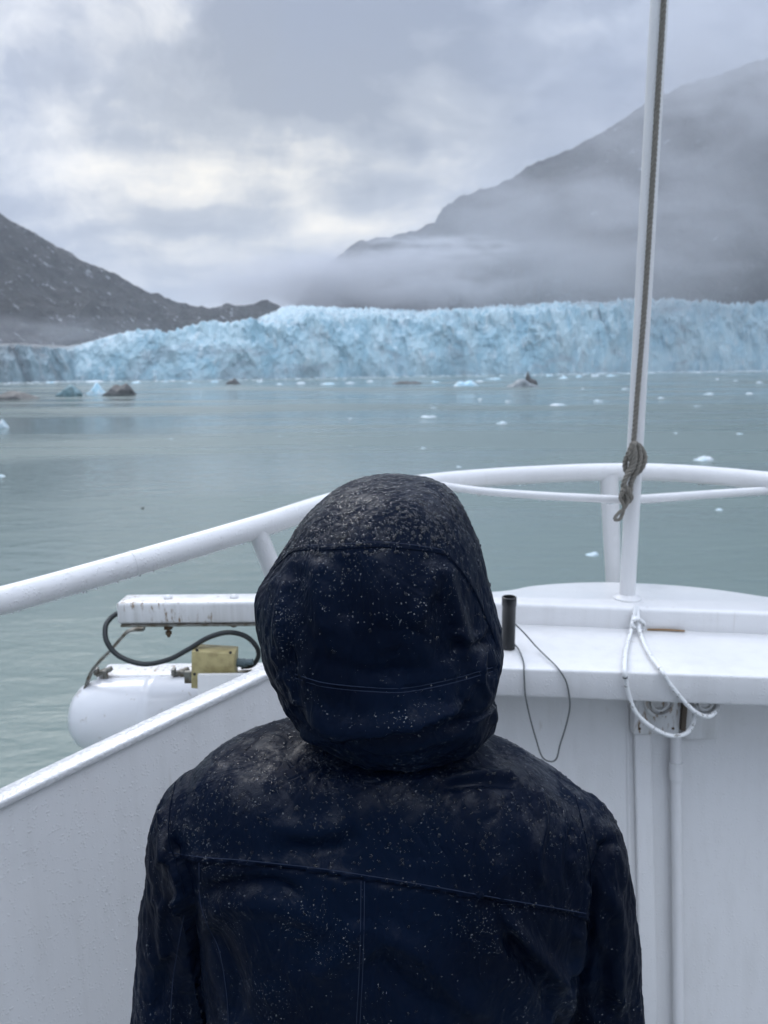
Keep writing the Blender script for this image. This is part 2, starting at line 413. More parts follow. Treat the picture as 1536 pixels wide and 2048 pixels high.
ft = np.array([(-300, 690), (60, 692), (100, 700), (135, 700), (165, 690), (200, 682), (270, 662), (300, 660), (345, 674), (385, 654), (450, 650), (500, 647), (560, 655), (620, 640), (700, 638), (800, 641), (900, 634), (1000, 629), (1100, 623), (1200, 620), (1300, 615), (1350, 609), (1440, 619), (1536, 611), (1900, 600)])
bk = np.array([(-300, 690), (100, 688), (300, 690), (480, 662), (530, 634), (560, 620), (620, 617), (700, 620), (800, 629), (900, 626), (1000, 619), (1130, 612), (1270, 603), (1350, 600), (1440, 611), (1536, 604), (1900, 590)])
nu = 1640; nvf = 90; nvt = 130
gx = np.concatenate([np.linspace(-160, 1640, 1400), np.linspace(1646, 2500, 240)]); G = np.zeros((nu, nvf + nvt, 3))
for i, x in enumerate(gx):
    b = atz(x, np.interp(x, wl[:, 0], wl[:, 1]), WZ); b2 = b.copy(); b2[2] = WZ - 4
    top = at(x, np.interp(x, ft[:, 0], ft[:, 1]), b[1] + 12); bb = at(x, np.interp(x, bk[:, 0], bk[:, 1]), b[1] + 330)
    hd = b[:2] / np.linalg.norm(b[:2])
    for j in range(nvf):
        t = j / (nvf - 1); G[i, j] = b2 * (1 - t) + top * t
    for j in range(nvt):
        t = ((j + 1) / nvt) ** 1.5; G[i, nvf + j] = top * (1 - t) + bb * t
Q = G.reshape(-1, 3); jj = np.tile(np.arange(nvf + nvt), nu)
face = (jj < nvf) * 1.0; tt = np.clip(jj / (nvf - 1), 0, 1)
hd = Q[:, :2] / np.linalg.norm(Q[:, :2], axis=1)[:, None]
big = fbm(Q * (1/70., 1/70., 1/140.), 4, .5, True); flu = fbm(Q * (1/20., 1/20., 1/38.) + 4, 4, .6, True); blk = fbm(Q / 24. + 8, 4, .6)
slump = fbm(Q * (1/110., 1/110., 1/90.) + 30, 3, .5)
depth = (-big * 18 - flu * 6 * (.4 + tt) - blk * 7 + 14 * (tt > 0) * slump) * np.where(face > 0, np.clip(.35 + tt, 0, 1), np.clip(1 - (jj - nvf) / 10., 0, 1))
depth += np.where(face > 0, 14 * tt ** 1.5 - 4, 0)
D_ = depth.reshape(nu, -1); ts_ = ((np.arange(nvt) + 1) / nvt) ** 1.5
D_[:, nvf:] = D_[:, nvf-1:nvf] * (1 - ts_)[None, :]
Q[:, :2] += hd * D_.ravel()[:, None]
ser = fbm(Q * (1/20., 1/20., 1/400.) + 2, 5, .6, True) - .35
edge = np.where(face > 0, sstep(tt, .75, 1.), 1.)
amp = np.interp(Q[:, 0], (-300, -180, 0, 500), (1.5, 5.0, 7.5, 11.))
ser2 = fbm(Q * (1/9., 1/9., 1/60.) + 12, 3, .6, True) - .5
Q[:, 2] += edge * ((ser - .2) * amp * 2.0 + ser2 * amp * .8 + fbm(Q / 45. + 7, 3) * amp * .9)
tag(grid('glacier', Q.reshape(nu, nvf + nvt, 3), ICE), kind='structure')

# ================================================================== ICEBERGS AND FLOES
def f_berg(a, b, dirty):
    def fn(nt, p, P, N, O):
        v = nt.noise(P, .55, 6, .65, .4)
        c = nt.mix(nt.ramp(v, .4, .62), a, b)
        c = nt.mix(nt.math('MULTIPLY', nt.ramp(nt.noise(P, .9, 5, .7), .45, .6), dirty), c, (.05, .05, .05))
        nt.l.new(c, p.inputs['Base Color']); nt.l.new(nt.bump(v, .8, .6), p.inputs['Normal'])
    return fn
B_BLUE = mat('blue_berg_ice', rough=.4, fn=f_berg((.07, .17, .19), (.22, .36, .40), .35))
B_DIRT = mat('dirty_berg_ice', rough=.55, fn=f_berg((.030, .030, .028), (.085, .088, .085), .6))
B_GREY = mat('grey_berg_ice', rough=.5, fn=f_berg((.16, .19, .20), (.34, .38, .40), .3))
B_WHITE = mat('white_floe_ice', rough=.45, fn=f_berg((.48, .62, .68), (.74, .80, .83), .05))
B_CYAN = mat('pale_blue_floe_ice', rough=.4, fn=f_berg((.35, .62, .75), (.70, .82, .87), .0))

def berg(name, label, cat, px, py, wpx, hpx, m, lumps=3, seed=0, group=None, sub=4, lean=0., depth=.7):
    c = atz(px, py, WZ); s = np.linalg.norm(c - CAM) / FPX; W = wpx * s; H = hpx * s * (.62 if name == 'ice_floe' else 1.1)
    rr = random.Random(seed + int(px) * 7 + int(py))
    bm = bmesh.new(); bmesh.ops.create_icosphere(bm, subdivisions=sub, radius=1.0)
    V = np.array([v.co[:] for v in bm.verts])
    d = 1 + .34 * fbm(V * 1.3 + seed * 3.1 + px * .01, 4, .55) + .10 * fbm(V * 3.5 + seed + py * .1, 3, .6, True)
    V = V * d[:, None]
    hs = np.zeros(len(V))
    for k in range(lumps):
        cx = rr.uniform(-.6, .6); hs = np.maximum(hs, rr.uniform(.55, 1.0) * np.exp(-((V[:, 0] - cx) / rr.uniform(.3, .6)) ** 2))
    V[:, 2] *= .35 + .65 * hs
    V[:, 0] += lean * V[:, 2]
    V[:, 0] /= np.abs(V[:, 0]).max(); V[:, 2] = np.where(V[:, 2] > 0, V[:, 2] / V[:, 2].max(), V[:, 2] * .5)
    V *= (W / 2, W / 2 * depth, H)
    for v, q in zip(bm.verts, V): v.co = q
    me = bpy.data.meshes.new(name); bm.to_mesh(me); bm.free()
    o = linkmesh(name, me, m); o.location = (c[0], c[1], WZ - .02 * W)
    tag(o, label, cat, group); return o
berg('iceberg', 'dark teal iceberg hump leftmost of the joined trio on the left water', 'iceberg', 138, 792, 46, 20, B_BLUE, 1, 1)
berg('iceberg', 'pale blue rounded iceberg between the teal hump and the long dark one', 'iceberg', 193, 790, 42, 21, B_CYAN, 2, 2)
berg('iceberg', 'long dark dirt covered iceberg at the right of the left trio', 'iceberg', 238, 790, 70, 21, B_DIRT, 2, 3)
berg('iceberg', 'flat dark grey iceberg cut by the left edge of the photo', 'iceberg', 28, 797, 96, 14, B_DIRT, 3, 4)
berg('iceberg', 'small dark lump of ice near the glacier foot left of the middle', 'iceberg', 466, 768, 36, 11, B_DIRT, 2, 5)
berg('iceberg', 'low dark dirty strip of ice below the middle of the glacier', 'iceberg', 815, 767, 76, 6, B_DIRT, 4, 6)
berg('iceberg', 'grey iceberg with a raised dark knob left of the flagstaff', 'iceberg', 1046, 774, 66, 16, B_GREY, 2, 8)
k_ = berg('iceberg', 'dark upright knob of ice on top of the grey iceberg left of the flagstaff', 'iceberg', 1062, 770, 28, 24, B_DIRT, 1, 9)
berg('iceberg', 'bright pale blue slab of ice floating left of the grey knobbed iceberg', 'iceberg', 932, 771, 52, 10, B_CYAN, 3, 10)
berg('ice_floe', 'white chunk of ice standing tall at the left edge of the photo', 'ice floe', 4, 856, 26, 26, B_WHITE, 1, 11)
berg('ice_floe', 'small white ice bit low at the left edge below the tall white chunk', 'ice floe', 2, 953, 18, 7, B_WHITE, 1, 12)
berg('ice_floe', 'bright white chunk of ice right of the flagstaff near the rail', 'ice floe', 1407, 920, 40, 14, B_WHITE, 2, 13)
berg('ice_floe', 'small white floe seen between the hood and the bow post below the rail', 'ice floe', 1185, 1110, 28, 12, B_WHITE, 2, 14)
berg('ice_floe', 'bright white floe in mid water between the hood and the flagstaff', 'ice floe', 1003, 847, 24, 8, B_WHITE, 2, 15)
berg('ice_floe', 'thin flat white floe left of the bright one above the hood', 'ice floe', 856, 834, 38, 5, B_WHITE, 3, 16)
berg('ice_floe', 'wide broken white floe below the grey knobbed iceberg', 'ice floe', 1117, 811, 40, 7, B_WHITE, 4, 17)
berg('ice_floe', 'small white floe just left of the flagstaff beyond the wide broken one', 'ice floe', 1197, 803, 20, 6, B_WHITE, 2, 18)
berg('ice_floe', 'small white floe just right of the flagstaff in mid water', 'ice floe', 1323, 797, 14, 5, B_WHITE, 1, 19)
berg('ice_floe', 'tiny white speck of ice alone in the water above the hood', 'ice floe', 918, 934, 12, 4, B_WHITE, 1, 21)
berg('ice_floe', 'dark speck of ice adrift in the rippled water left of the hood', 'ice floe', 285, 1017, 10, 5, B_DIRT, 1, 22)
berg('ice_floe', 'faint pale floe low in the water between flagstaff and right edge below the rail', 'ice floe', 1438, 1020, 15, 5, B_WHITE, 1, 23)
k = 0
for (px, py, a, b) in ((846, 897, 14, 4), (868, 816, 12, 4), (1015, 803, 12, 4), (960, 799, 10, 4), (1418, 788, 22, 4), (1395, 813, 14, 4), (1500, 787, 18, 3), (1520, 766, 14, 5),
                       (1472, 762, 10, 3), (1433, 759, 10, 3), (1250, 778, 14, 3), (1165, 778, 10, 4), (342, 879, 8, 3), (700, 838, 8, 3), (560, 872, 6, 2), (1352, 867, 9, 3), (1480, 868, 16, 3)):
    berg('ice_floe', 'tiny pale scrap of ice floating in the open water', 'ice floe', px, py, a, b, B_WHITE, 1, 40 + k, 'tiny scraps of ice scattered over the water', sub=3); k += 1
for (px, py, a, b) in ((100, 766, 16, 5), (188, 764, 44, 6), (272, 766, 20, 5), (330, 764, 16, 4), (602, 767, 20, 6), (560, 769, 16, 4), (655, 768, 40, 5), (700, 766, 26, 4), (872, 765, 20, 5), (985, 758, 44, 5), (960, 763, 22, 5),
                       (1127, 757, 22, 8), (1158, 754, 16, 6), (1190, 753, 18, 6), (1225, 752, 30, 4), (1100, 752, 20, 4), (520, 763, 16, 3), (430, 764, 20, 4), (380, 766, 16, 3), (740, 763, 20, 4)):
    berg('ice_floe', 'small pale blue floe drifting close under the glacier wall', 'ice floe', px, py, a, b, B_CYAN if k % 3 else B_WHITE, 2, 60 + k, 'small floes along the foot of the glacier', sub=3); k += 1
# brash ice: a ragged belt along the waterline, nobody could count it
mb = MB(); bm = bmesh.new(); bmesh.ops.create_icosphere(bm, subdivisions=1, radius=1)
IV = np.array([v.co[:] for v in bm.verts]); IF = [tuple(v.index for v in f_.verts) for f_ in bm.faces]; bm.free()
for i in range(1500):
    x = random.uniform(-40, 1700) if i % 3 else random.uniform(1080, 1700)
    y = np.interp(x, wl[:, 0], wl[:, 1]) + abs(random.gauss(0, 1.6)) + (1.2 if x < 1000 else 1.1)
    c = atz(x, y, WZ); s = np.linalg.norm(c - CAM) / FPX; a = random.uniform(.6, 3.6) * s
    j = IV * (1 + .3 * rng.normal(size=IV.shape)) * (a, a * .8, a * random.uniform(.12, .35))
    mb.add(j + (c[0], c[1], WZ), IF)
tag(mb.build('brash_ice', B_WHITE, smooth=False), 'belt of broken white brash ice along the foot of the glacier', 'ice', kind='stuff')

# ================================================================== SHIP
XC = .65
ship = tag(empty('ship', (XC, 0, 0)), 'white painted steel bow of a small cruise ship with raised shelf and sloping bulwark', 'ship')
ZC0, ZC1 = 1.05, 1.10                                    # cap height aft / forward
# left bulwark line (inner edge of the cap) through the points seen at (0,1612) and (560,1338)
A = atz(0, 1606, ZC0); B = atz(560, 1336, ZC1)
d_ = (B - A)[:2] / np.linalg.norm((B - A)[:2]); nl = np.array([-d_[1], d_[0]])           # outward normal
inner = [(-3.0, -9.0), (-2.75, -5), (-2.15, -1.9), tuple(A[:2] - d_ * .95 + nl*-.02), tuple(A[:2]), tuple(B[:2]), tuple(B[:2] + d_ * .12)]
inner = catmull([(x, y, 0) for x, y in inner], 8)[:, :2]
def offset(poly, w_):
    poly = np.asarray(poly); T = np.gradient(poly, axis=0); T /= np.linalg.norm(T, axis=1)[:, None]
    return poly + np.stack([-T[:, 1], T[:, 0]], 1) * w_
def zcap(y): return np.interp(y, (-9, A[1], B[1], 2.2), (.95, ZC0, ZC1, 1.13))
CAPW = .044
outer = offset(inner, CAPW)
platform_back = [atz(x, y, 1.150)[:2] for x, y in ((1000, 1184), (1060, 1174), (1130, 1168), (1200, 1166), (1250, 1167), (1330, 1171), (1400, 1177), (1470, 1186), (1536, 1196))]
def mir(p): return (2 * XC - p[0], p[1])
bw = tag(empty('bulwark', (XC, 0, 0))); bw.parent = ship; bw.matrix_parent_inverse = Matrix.Translation((-XC, 0, 0)); 
def strip(rows):                                          # rows: list of (n,3) arrays -> grid
    return np.stack(rows, 0)
def both_sides(poly): return poly, np.array([mir(p) for p in poly])[::-1]
bulk_inner = offset(inner, .006)
for side, (pi_, po_) in enumerate(((inner, outer), both_sides(inner)[1:] + both_sides(outer)[1:])):
    z = zcap(pi_[:, 1])
    # cap: solid strip with 12 mm lip
    V = []; F = []; N_ = len(pi_)
    for i in range(N_):
        V += [(pi_[i][0], pi_[i][1], z[i] - .014), (pi_[i][0], pi_[i][1], z[i]), (po_[i][0], po_[i][1], z[i] + .001), (po_[i][0], po_[i][1], z[i] - .014)]
    for i in range(N_ - 1):
        for k in range(4): F.append((i*4+k, i*4+(k+1) % 4, i*4+4+(k+1) % 4, i*4+4+k))
    F += [(0, 1, 2, 3), tuple(N_*4-4+k for k in (3, 2, 1, 0))]
    mb = MB(); mb.add(V, F); mb.build('cap_rail', CAPM, ship, bevel=.004)
    # inner plating, leaning slightly
    s_ = 1 if side == 0 else -1
    pin = offset(inner, .008) if side == 0 else np.array([mir(p) for p in offset(inner, .008)])[::-1]
    low = offset(inner, -.05) if side == 0 else np.array([mir(p) for p in offset(inner, -.05)])[::-1]
    rows = []
    for t in np.linspace(0, 1, 10):
        q = pin * (1 - t) + low * t
        rows.append(np.column_stack([q, (z - .014) * (1 - t) + (-.05) * t]))
    grid('plating', strip(rows), WHITE, bw)
# hull outside: from cap height down to the water, narrowing towards the stem
ho = [tuple(p) for p in outer[:-4]] + [tuple(outer[-1])]
full = list(ho) + [(-.02, 1.80), tuple(platform_back[0])] + [tuple(p) for p in platform_back[1:4]]
fullL = np.array(full + [(XC, platform_back[4][1] + .001)])
fullR = np.array([mir(p) for p in fullL])[::-1]
ring = np.concatenate([fullL, fullR[1:]]); ring = ring - (0, .004)
rows = []
for t in np.linspace(0, 1, 24):
    t_ = max(0., (t - .2) / .8); fl = 1 - .50 * t_ ** .8
    q = ring.copy(); q[:, 0] = XC + (q[:, 0] - XC) * (fl + (1 - fl) * np.clip((-q[:, 1]) / 9, 0, 1) * .7); q[:, 1] = q[:, 1] - 1.9 * t_ * np.clip((q[:, 1] + 4) / 6, 0, 1) + .0
    z0 = zcap(ring[:, 1]) - .02
    rows.append(np.column_stack([q, z0 * (1 - t) + (WZ - 1) * t]))
grid('hull', strip(rows), HULLM, ship)
dk = np.concatenate([offset(inner, -.03), np.array([(-.1, 1.68)]), np.array([(1.4, 1.68)]), np.array([mir(p) for p in offset(inner, -.03)])[::-1]])
mb = MB(); mb.prism(dk, -.04, 0.); mb.build('deck', DECKM, ship)
# upper bow platform and lower shelf
ZP, ZS = 1.155, 1.100
pf = [atz(1000, 1206, ZP)[:2], atz(1536, 1226, ZP)[:2]]
dirp = (pf[1] - pf[0]) / np.linalg.norm(pf[1] - pf[0]); pl = pf[0] - dirp * .36; pr = pf[1] + dirp * .40
bkL = [(pl[0] + .01, pl[1] + .03), (.10, 1.90)]; bkR = [(1.12, 1.785), (1.24, 1.712)]
back = [tuple(p) for p in catmull([(x, y, 0) for x, y in bkL + [tuple(p) for p in platform_back] + bkR], 5)[:, :2]]
mb = MB(); mb.prism([tuple(pr), *reversed(back), tuple(pl)], ZS - .02, ZP); pfm = mb.build('bow_platform', WHITE, ship, bevel=.010)
sf = [atz(985, 1335, ZS)[:2], atz(1536, 1354, ZS)[:2]]
dirs = (sf[1] - sf[0]) / np.linalg.norm(sf[1] - sf[0]); sl = sf[0] - dirs * .50; sr = sf[1] + dirs * .95
mb = MB(); mb.prism([tuple(sl), tuple(sr), tuple(pf[1] + dirp * 1.0 + np.array([.12, .06])), tuple(pl + np.array([-.06, .03]))], ZS - .068, ZS)
mb.build('shelf', WHITE, ship, bevel=.006)
def front(px, py, off=.006):                             # a point just off the shelf's front face
    y = sf[0][1]
    for _ in range(4):
        p = at(px, py, y - off); y = sf[0][1] + (p[0] - sf[0][0]) * dirs[1] / dirs[0]
    return p
# front wall below the shelf
YW = 1.665
LEAN = .20
def yw(z): return YW - (1.03 - z) * LEAN                # the plating leans inboard towards the deck
def panel(x0, x1, y_off, th, z0=-.02, z1=1.031, dx=0.):
    V = [(x + (dx * (1.03 - z)), yw(z) + y, z) for z in (z0, z1) for x in (x0, x1) for y in (y_off, y_off + th)]
    return V, [(0, 1, 3, 2), (4, 6, 7, 5), (0, 4, 5, 1), (2, 3, 7, 6), (0, 2, 6, 4), (1, 5, 7, 3)]
mb = MB(); mb.add(*panel(-.45, 1.75, 0, .012)); mb.build('front_wall', WHITE, ship)
c0 = at(1264, 1500, yw(.85)); c1 = at(1298, 1500, yw(.85))
mb = MB(); mb.add(*panel(c0[0], c1[0], -.014, .0139, dx=.012)); mb.build('stiffener', WHITE, ship, bevel=.004)
mb = MB(); mb.tube([(c0[0] - .010, yw(0.) + .001, .0), (c0[0] - .010, yw(1.03) + .001, 1.03)], .005, 8); mb.build('weld_seam', WHITE, ship)
# rust stained slot strip at the foot of the step
r0 = atz(1292, 1258, ZS) - (0, .012, 0); r1 = atz(1366, 1262, ZS) - (0, .012, 0)
mb = MB(); mb.tube(catmull([r0 + (0, .002, .002), (r0 + r1) / 2 + (0, .004, .0035), r1 + (0, .002, .004)], 4), (.004), 8, .5)
mb.build('rusty_wiper_strip', mat('rusty_edge', (.24, .14, .06), .7), ship)

# ---- railing
RP = .0255
rail_pts = [at(x, y, Y) for x, y, Y in ((-260, 1262, 1.00), (0, 1202, 1.25), (260, 1129, 1.42), (510, 1055, 1.60), (650, 1010, 1.74), (760, 982, 1.86), (860, 966, 1.96), (980, 955, 2.04), (1100, 948, 2.085), (1215, 944, 2.10), (1320, 945, 2.09), (1430, 952, 2.05), (1536, 962, 1.99))]
last = rail_pts[-1]
rail_pts += [np.array(p) for p in ((last[0] + .17, 1.87, last[2] - .006), (last[0] + .40, 1.66, last[2] - .02), (last[0] + .75, 1.27, last[2] - .06))]
z_ = rail_pts[0][2]; rail_pts = [np.array(p) for p in ((-2.45, -3.2, z_ - .12), (-2.15, -1.9, z_ - .11), (-1.62, -.45, z_ - .07), (-1.12, .45, z_ - .03))] + rail_pts
rail_pts += [np.array(p) for p in ((2 * XC + 1.05, .5, last[2] - .12), (2 * XC + 1.75, -.9, last[2] - .18), (2 * XC + 2.3, -3.2, last[2] - .22))]
rl = tag(empty('bow_railing', tuple(rail_pts[13] * (1, 1, 0) + (0, 0, ZP))), 'white painted tube handrail curving round the bow above the bulwark', 'railing')
mb = MB(); mb.tube(catmull(rail_pts, 14), RP, 28); top_pipe = mb.build('top_pipe', PIPE, rl)
def post(p0, p1, r0, r1, flare=True):
    t = np.linspace(0, 1, 16)[:, None]; path = np.array(p0) * (1 - t) + np.array(p1) * t
    rr_ = np.interp(t[:, 0], (0, .04, .1, 1), (r0 * 1.10, r0, r0, r1))
    mb = MB(); mb.tube(path, rr_, 24); return mb.build('post', PIPE, rl)
pt = at(1218, 950, 2.10); pb = at(1228, 1172, 2.085); post(pt, pb - (0, 0, .01), .026, .022)
p1 = at(512, 1056, 1.60); p2 = at(612, 1312, 1.665); post(p1, p2, .0215, .0215)
p3 = np.array(mir(p2[:2]) + (p2[2],)); p4 = np.array([2*XC - p1[0] + .02, p1[1], p1[2]])
for (ax, ay) in ((-1.80, -.85), (-2.36, -2.8)):          # stanchions further aft, on both sides
    j_ = int(np.argmin([abs(q_[1] - ay) + (q_[0] > 0) * 9 for q_ in catmull(rail_pts, 14)])); q_ = catmull(rail_pts, 14)[j_]
    i_ = int(np.argmin(np.abs(inner[:, 1] - ay - .05))); b_ = (inner[i_] + outer[i_]) / 2
    post(q_, (b_[0], b_[1], zcap(b_[1]) - .01), .0215, .0215)
    post(np.array([2 * XC - q_[0] - .15, q_[1], q_[2] - .04]), (2 * XC - b_[0], b_[1], zcap(b_[1]) - .01), .0215, .0215)
# small weld ring on the pipe, left
wr = at(266, 1127, 1.424); wd = (rail_pts[7] - rail_pts[5]); wd /= np.linalg.norm(wd)
mb = MB(); mb.tube([wr - wd * .002, wr + wd * .002], RP + .0008, 28); mb.build('weld_ring', PIPE, rl)
SY = 1.85
bl = [at(868, 969, 1.955), at(960, 982, 1.93), at(1080, 991, 1.89), at(1195, 997, 1.868), at(1243, 1000, 1.862)]
br = [at(1243, 1001, 1.862), at(1330, 995, 1.88), at(1430, 988, 1.93), at(1536, 981, 1.98)]
mb = MB(); mb.tube(catmull(bl, 8), .0105, 16); mb.build('brace_bar', PIPE, rl)
mb = MB(); mb.tube(catmull(br, 8), .0115, 16); mb.build('brace_bar', PIPE, rl)

# ---- flagstaff
s0 = atz(1254, 1197, ZP); SY = s0[1]
s1 = at(1319, 0, SY); dv = s1 - s0
s2 = s0 + dv * 1.8
fs = tag(empty('flagstaff', tuple(s0)), 'tall white painted flagstaff standing on the bow platform behind the railing', 'flagstaff')
t = np.linspace(0, 1, 60)[:, None]
mb = MB(); mb.tube(s0 + (s2 - s0) * t, np.interp(t[:, 0], (0, 1), (.0200, .0195)), 20); mb.build('pole', PIPE, fs)
mb = MB(); mb.lathe(s2, [(.02, 0), (.03, .01), (.034, .03), (.03, .05), (.012, .062)], 20); mb.build('finial', PIPE, fs)
mb = MB(); mb.lathe(s0 + (0, 0, .001), [(.036, -.002), (.036, .003), (.027, .006), (.022, .012)], 24); mb.build('base_flange', PIPE, fs)

# ---- rope down the staff, with a knotted coil (3 laid strands)
def laid(path, r, pitch=.034):
    path = np.asarray(path); seg = np.linalg.norm(np.diff(path, axis=0), axis=1); L = np.concatenate([[0], np.cumsum(seg)])
    nn = int(L[-1] / (pitch / 8)) + 2; s_ = np.linspace(0, L[-1], nn)
    P = np.stack([np.interp(s_, L, path[:, k]) for k in range(3)], 1)
    T = np.gradient(P, axis=0); T /= np.linalg.norm(T, axis=1)[:, None] + 1e-12
    u = np.cross(T, (0.13, .97, .2)); u /= np.linalg.norm(u, axis=1)[:, None]; v = np.cross(T, u)
    mb = MB()
    for k in range(3):
        a = 2 * math.pi * (s_ / pitch + k / 3)
        mb.tube(P + .56 * r * (np.cos(a)[:, None] * u + np.sin(a)[:, None] * v), r * .54, 8)
    return mb
yf = SY - .028
rope = tag(empty('rope', tuple(at(1262, 1000, yf))), 'weathered grey brown laid rope running down the flagstaff to a knotted coil', 'rope')
rp = [s0 + dv * f_ + (off, -.027, 0) for f_, off in ((1.8, .004), (1.5, .002), (1.0, .0005), (.9, -.0005), (.8, -.0015), (.6, -.004), (.5, -.006), (.4, -.010), (.3, -.0135))]
rp += [at(1266, 885, yf)]
laid(catmull(rp, 14), .0062).build('halyard', ROPE, rope)
kn = [(1266, 885, 0), (1258, 905, .0), (1250, 925, .01), (1254, 945, .012), (1270, 948, .004), (1284, 935, -.004), (1290, 915, 0), (1282, 896, .004), (1272, 890, -.008), (1262, 905, -.014), (1262, 930, -.010), (1252, 955, -.004), (1246, 975, .0), (1252, 992, .004), (1260, 985, -.006), (1262, 965, -.012), (1274, 940, -.016), (1280, 915, -.014), (1276, 892, -.01), (1268, 888, -.02), (1270, 910, -.022), (1266, 935, -.02), (1256, 950, -.018), (1248, 968, -.012), (1256, 980, -.016), (1262, 996, -.01), (1252, 1004, -.004), (1243, 990, -.008), (1248, 978, -.018)]
laid(catmull([at(x, y, yf + o) for x, y, o in kn], 10), .0064).build('knotted_coil', ROPE, rope)
tl = [(1250, 985, -.012), (1256, 1000, -.014), (1250, 1015, -.012), (1238, 1025, -.01), (1230, 1035, -.01), (1231, 1040, -.01), (1240, 1038, -.01), (1246, 1025, -.011), (1247, 1010, -.014), (1240, 996, -.016), (1246, 984, -.018)]
laid(catmull([at(x, y, yf + o) for x, y, o in tl], 10), .0042, .016).build('loose_loop', ROPE, rope)

# ---- black tube with wire loop
cb = atz(1016, 1297, ZS)
tb = tag(empty('black_tube', tuple(cb)), 'short black cylinder with a thin wire loop standing on the white shelf beside the hood', 'tube')
mb = MB(); mb.lathe(cb, [(.013, .0005), (.0165, .002), (.0168, .012), (.0160, .014), (.0160, .105), (.0172, .107), (.0172, .126), (.0150, .1275), (.0135, .127), (.0125, .118)], 28)
mb.build('body', BLACKM, tb)
YE = sf[0][1]
wp = [at(1028, 1246, cb[1] - .012), at(1050, 1268, cb[1] - .02)]
wp += [atz(1075, 1296, ZS + .012), atz(1108, 1328, ZS + .007), front(1122, 1345), front(1133, 1365), front(1139, 1395), front(1139, 1420), front(1131, 1455), front(1120, 1490), front(1113, 1517), front(1100, 1523), front(1084, 1513), front(1072, 1478), front(1060, 1435), front(1051, 1392), front(1049, 1362), front(1048, 1345), atz(1047, 1325, ZS + .006), atz(1038, 1300, ZS + .006), at(1028, 1288, cb[1] - .012)]
mb = MB(); mb.tube(catmull(wp, 8), .0018, 8); mb.build('wire', WIRE, tb)

# ---- white cable hitched at the step
pg = atz(1271, 1222, ZP - .012); YF = sf[0][1] * .45 + sf[1][1] * .55 - .010
cbx = tag(empty('cable', tuple(pg)), 'white sheathed cable knotted at the platform step and looping over the shelf', 'cable')
ka = [at(1271, 1212, pg[1] - .012), at(1266, 1240, pg[1] - .03), atz(1262, 1262, ZS + .008), atz(1252, 1300, ZS + .008), atz(1249, 1338, ZS + .010), front(1252, 1364, .010), front(1258, 1392, .009), front(1272, 1425, .009), front(1300, 1452, .01), front(1335, 1470, .005), front(1365, 1470, -.005), front(1383, 1455, -.02), front(1389, 1430, -.05), at(1390, 1412, 1.605)]
kb = [at(1274, 1214, pg[1] - .010), at(1277, 1240, pg[1] - .034), atz(1280, 1265, ZS + .010), atz(1297, 1305, ZS + .008), atz(1322, 1340, ZS + .009), front(1338, 1366, .010), front(1370, 1405, .009), front(1395, 1427, .005), front(1418, 1433, -.005), front(1434, 1420, -.03), at(1438, 1402, 1.615)]
mb = MB(); mb.tube(catmull(ka, 8), .0050, 12); mb.build('cable_strand', CABLEW, cbx)
mb = MB(); mb.tube(catmull(kb, 8), .0050, 12); mb.build('cable_strand', CABLEW, cbx)
hk = [at(x, y, pg[1] - .03 - o) for x, y, o in ((1262, 1252, .0), (1266, 1241, .012), (1277, 1238, .014), (1288, 1247, .01), (1285, 1258, 0), (1272, 1256, .012), (1264, 1248, .016), (1270, 1235, .0), (1281, 1243, .006))]
mb = MB(); mb.tube(catmull(hk, 8), .0042, 10); mb.build('knot', CABLEW, cbx)
mb = MB(); mb.lathe(at(1271, 1226, pg[1] - .014), [(.0055, -.012), (.005, 0), (.0035, .008), (.0012, .018)], 12); mb.build('hook_pin', STEEL, cbx)
# bands of grey tape on the strand
q = catmull(ka, 8); mb = MB(); mb.tube(q[36:38], .0055, 12); mb.build('tape_band', WIRE, cbx)

# ---- socket box and conduit below the shelf
BF = YW - .055; bx0 = at(1268, 1440, BF); bx1 = at(1440, 1440, BF); cvz = at(1310, 1402, BF)[2]
zt = ZS - .072; zb_ = at(1350, 1474, BF)[2]
sb = tag(empty('socket_box', ((bx0[0]+bx1[0])/2, YW - .05, zb_)), 'weathered white socket box with round covers mounted under the shelf', 'socket box')
wd_ = (bx1[0] - bx0[0])
mb = MB(); mb.box((bx0[0] + wd_ * .27, (YW + BF) / 2, (zt + zb_) / 2 + .004), (wd_ * .54, YW - BF, zt - zb_ - .004))
mb.build('housing', WHITE2, sb, bevel=.004)
mb = MB(); mb.box((bx0[0] + wd_ * .79, (YW + BF) / 2 - .004, (zt + zb_) / 2 - .004), (wd_ * .42, YW - BF, zt - zb_ + .004)); mb.build('housing', WHITE2, sb, bevel=.006)
mb = MB(); mb.box((bx0[0] + wd_ * .565, BF - .004, (zt + zb_) / 2 + .008), (.010, .012, zt - zb_ - .024)); mb.build('dark_gap_strip', mat('gap_brown', (.10, .08, .06), .8), sb)  # dark brown strip set between the two housings
for cx_, r_ in ((.27, .036), (.79, .030)):
    mb = MB(); mb.lathe((bx0[0] + wd_ * cx_, BF + .001 if cx_ < .5 else BF - .003, cvz), [(r_, 0), (r_, .012), (r_*.9, .014), (r_ * .80, .014), (r_ * .78, .004), (r_*.62, .004), (r_*.60, .012), (r_*.45, .012), (r_*.42, .006), (.004, .006)], 24, axis=(0, -1, 0))
    mb.build('round_cover', WHITE2, sb)
for cx_, cz_ in ((.46, .022), (.07, .022)):
    mb = MB(); mb.lathe((bx0[0] + wd_ * cx_, BF + .0005, zb_ + cz_), [(.0032, 0), (.0032, .002), (.001, .003)], 10, axis=(0, -1, 0)); mb.build('screw', RUST, sb)
cp0 = at(1352, 1500, yw(.85) - .022)
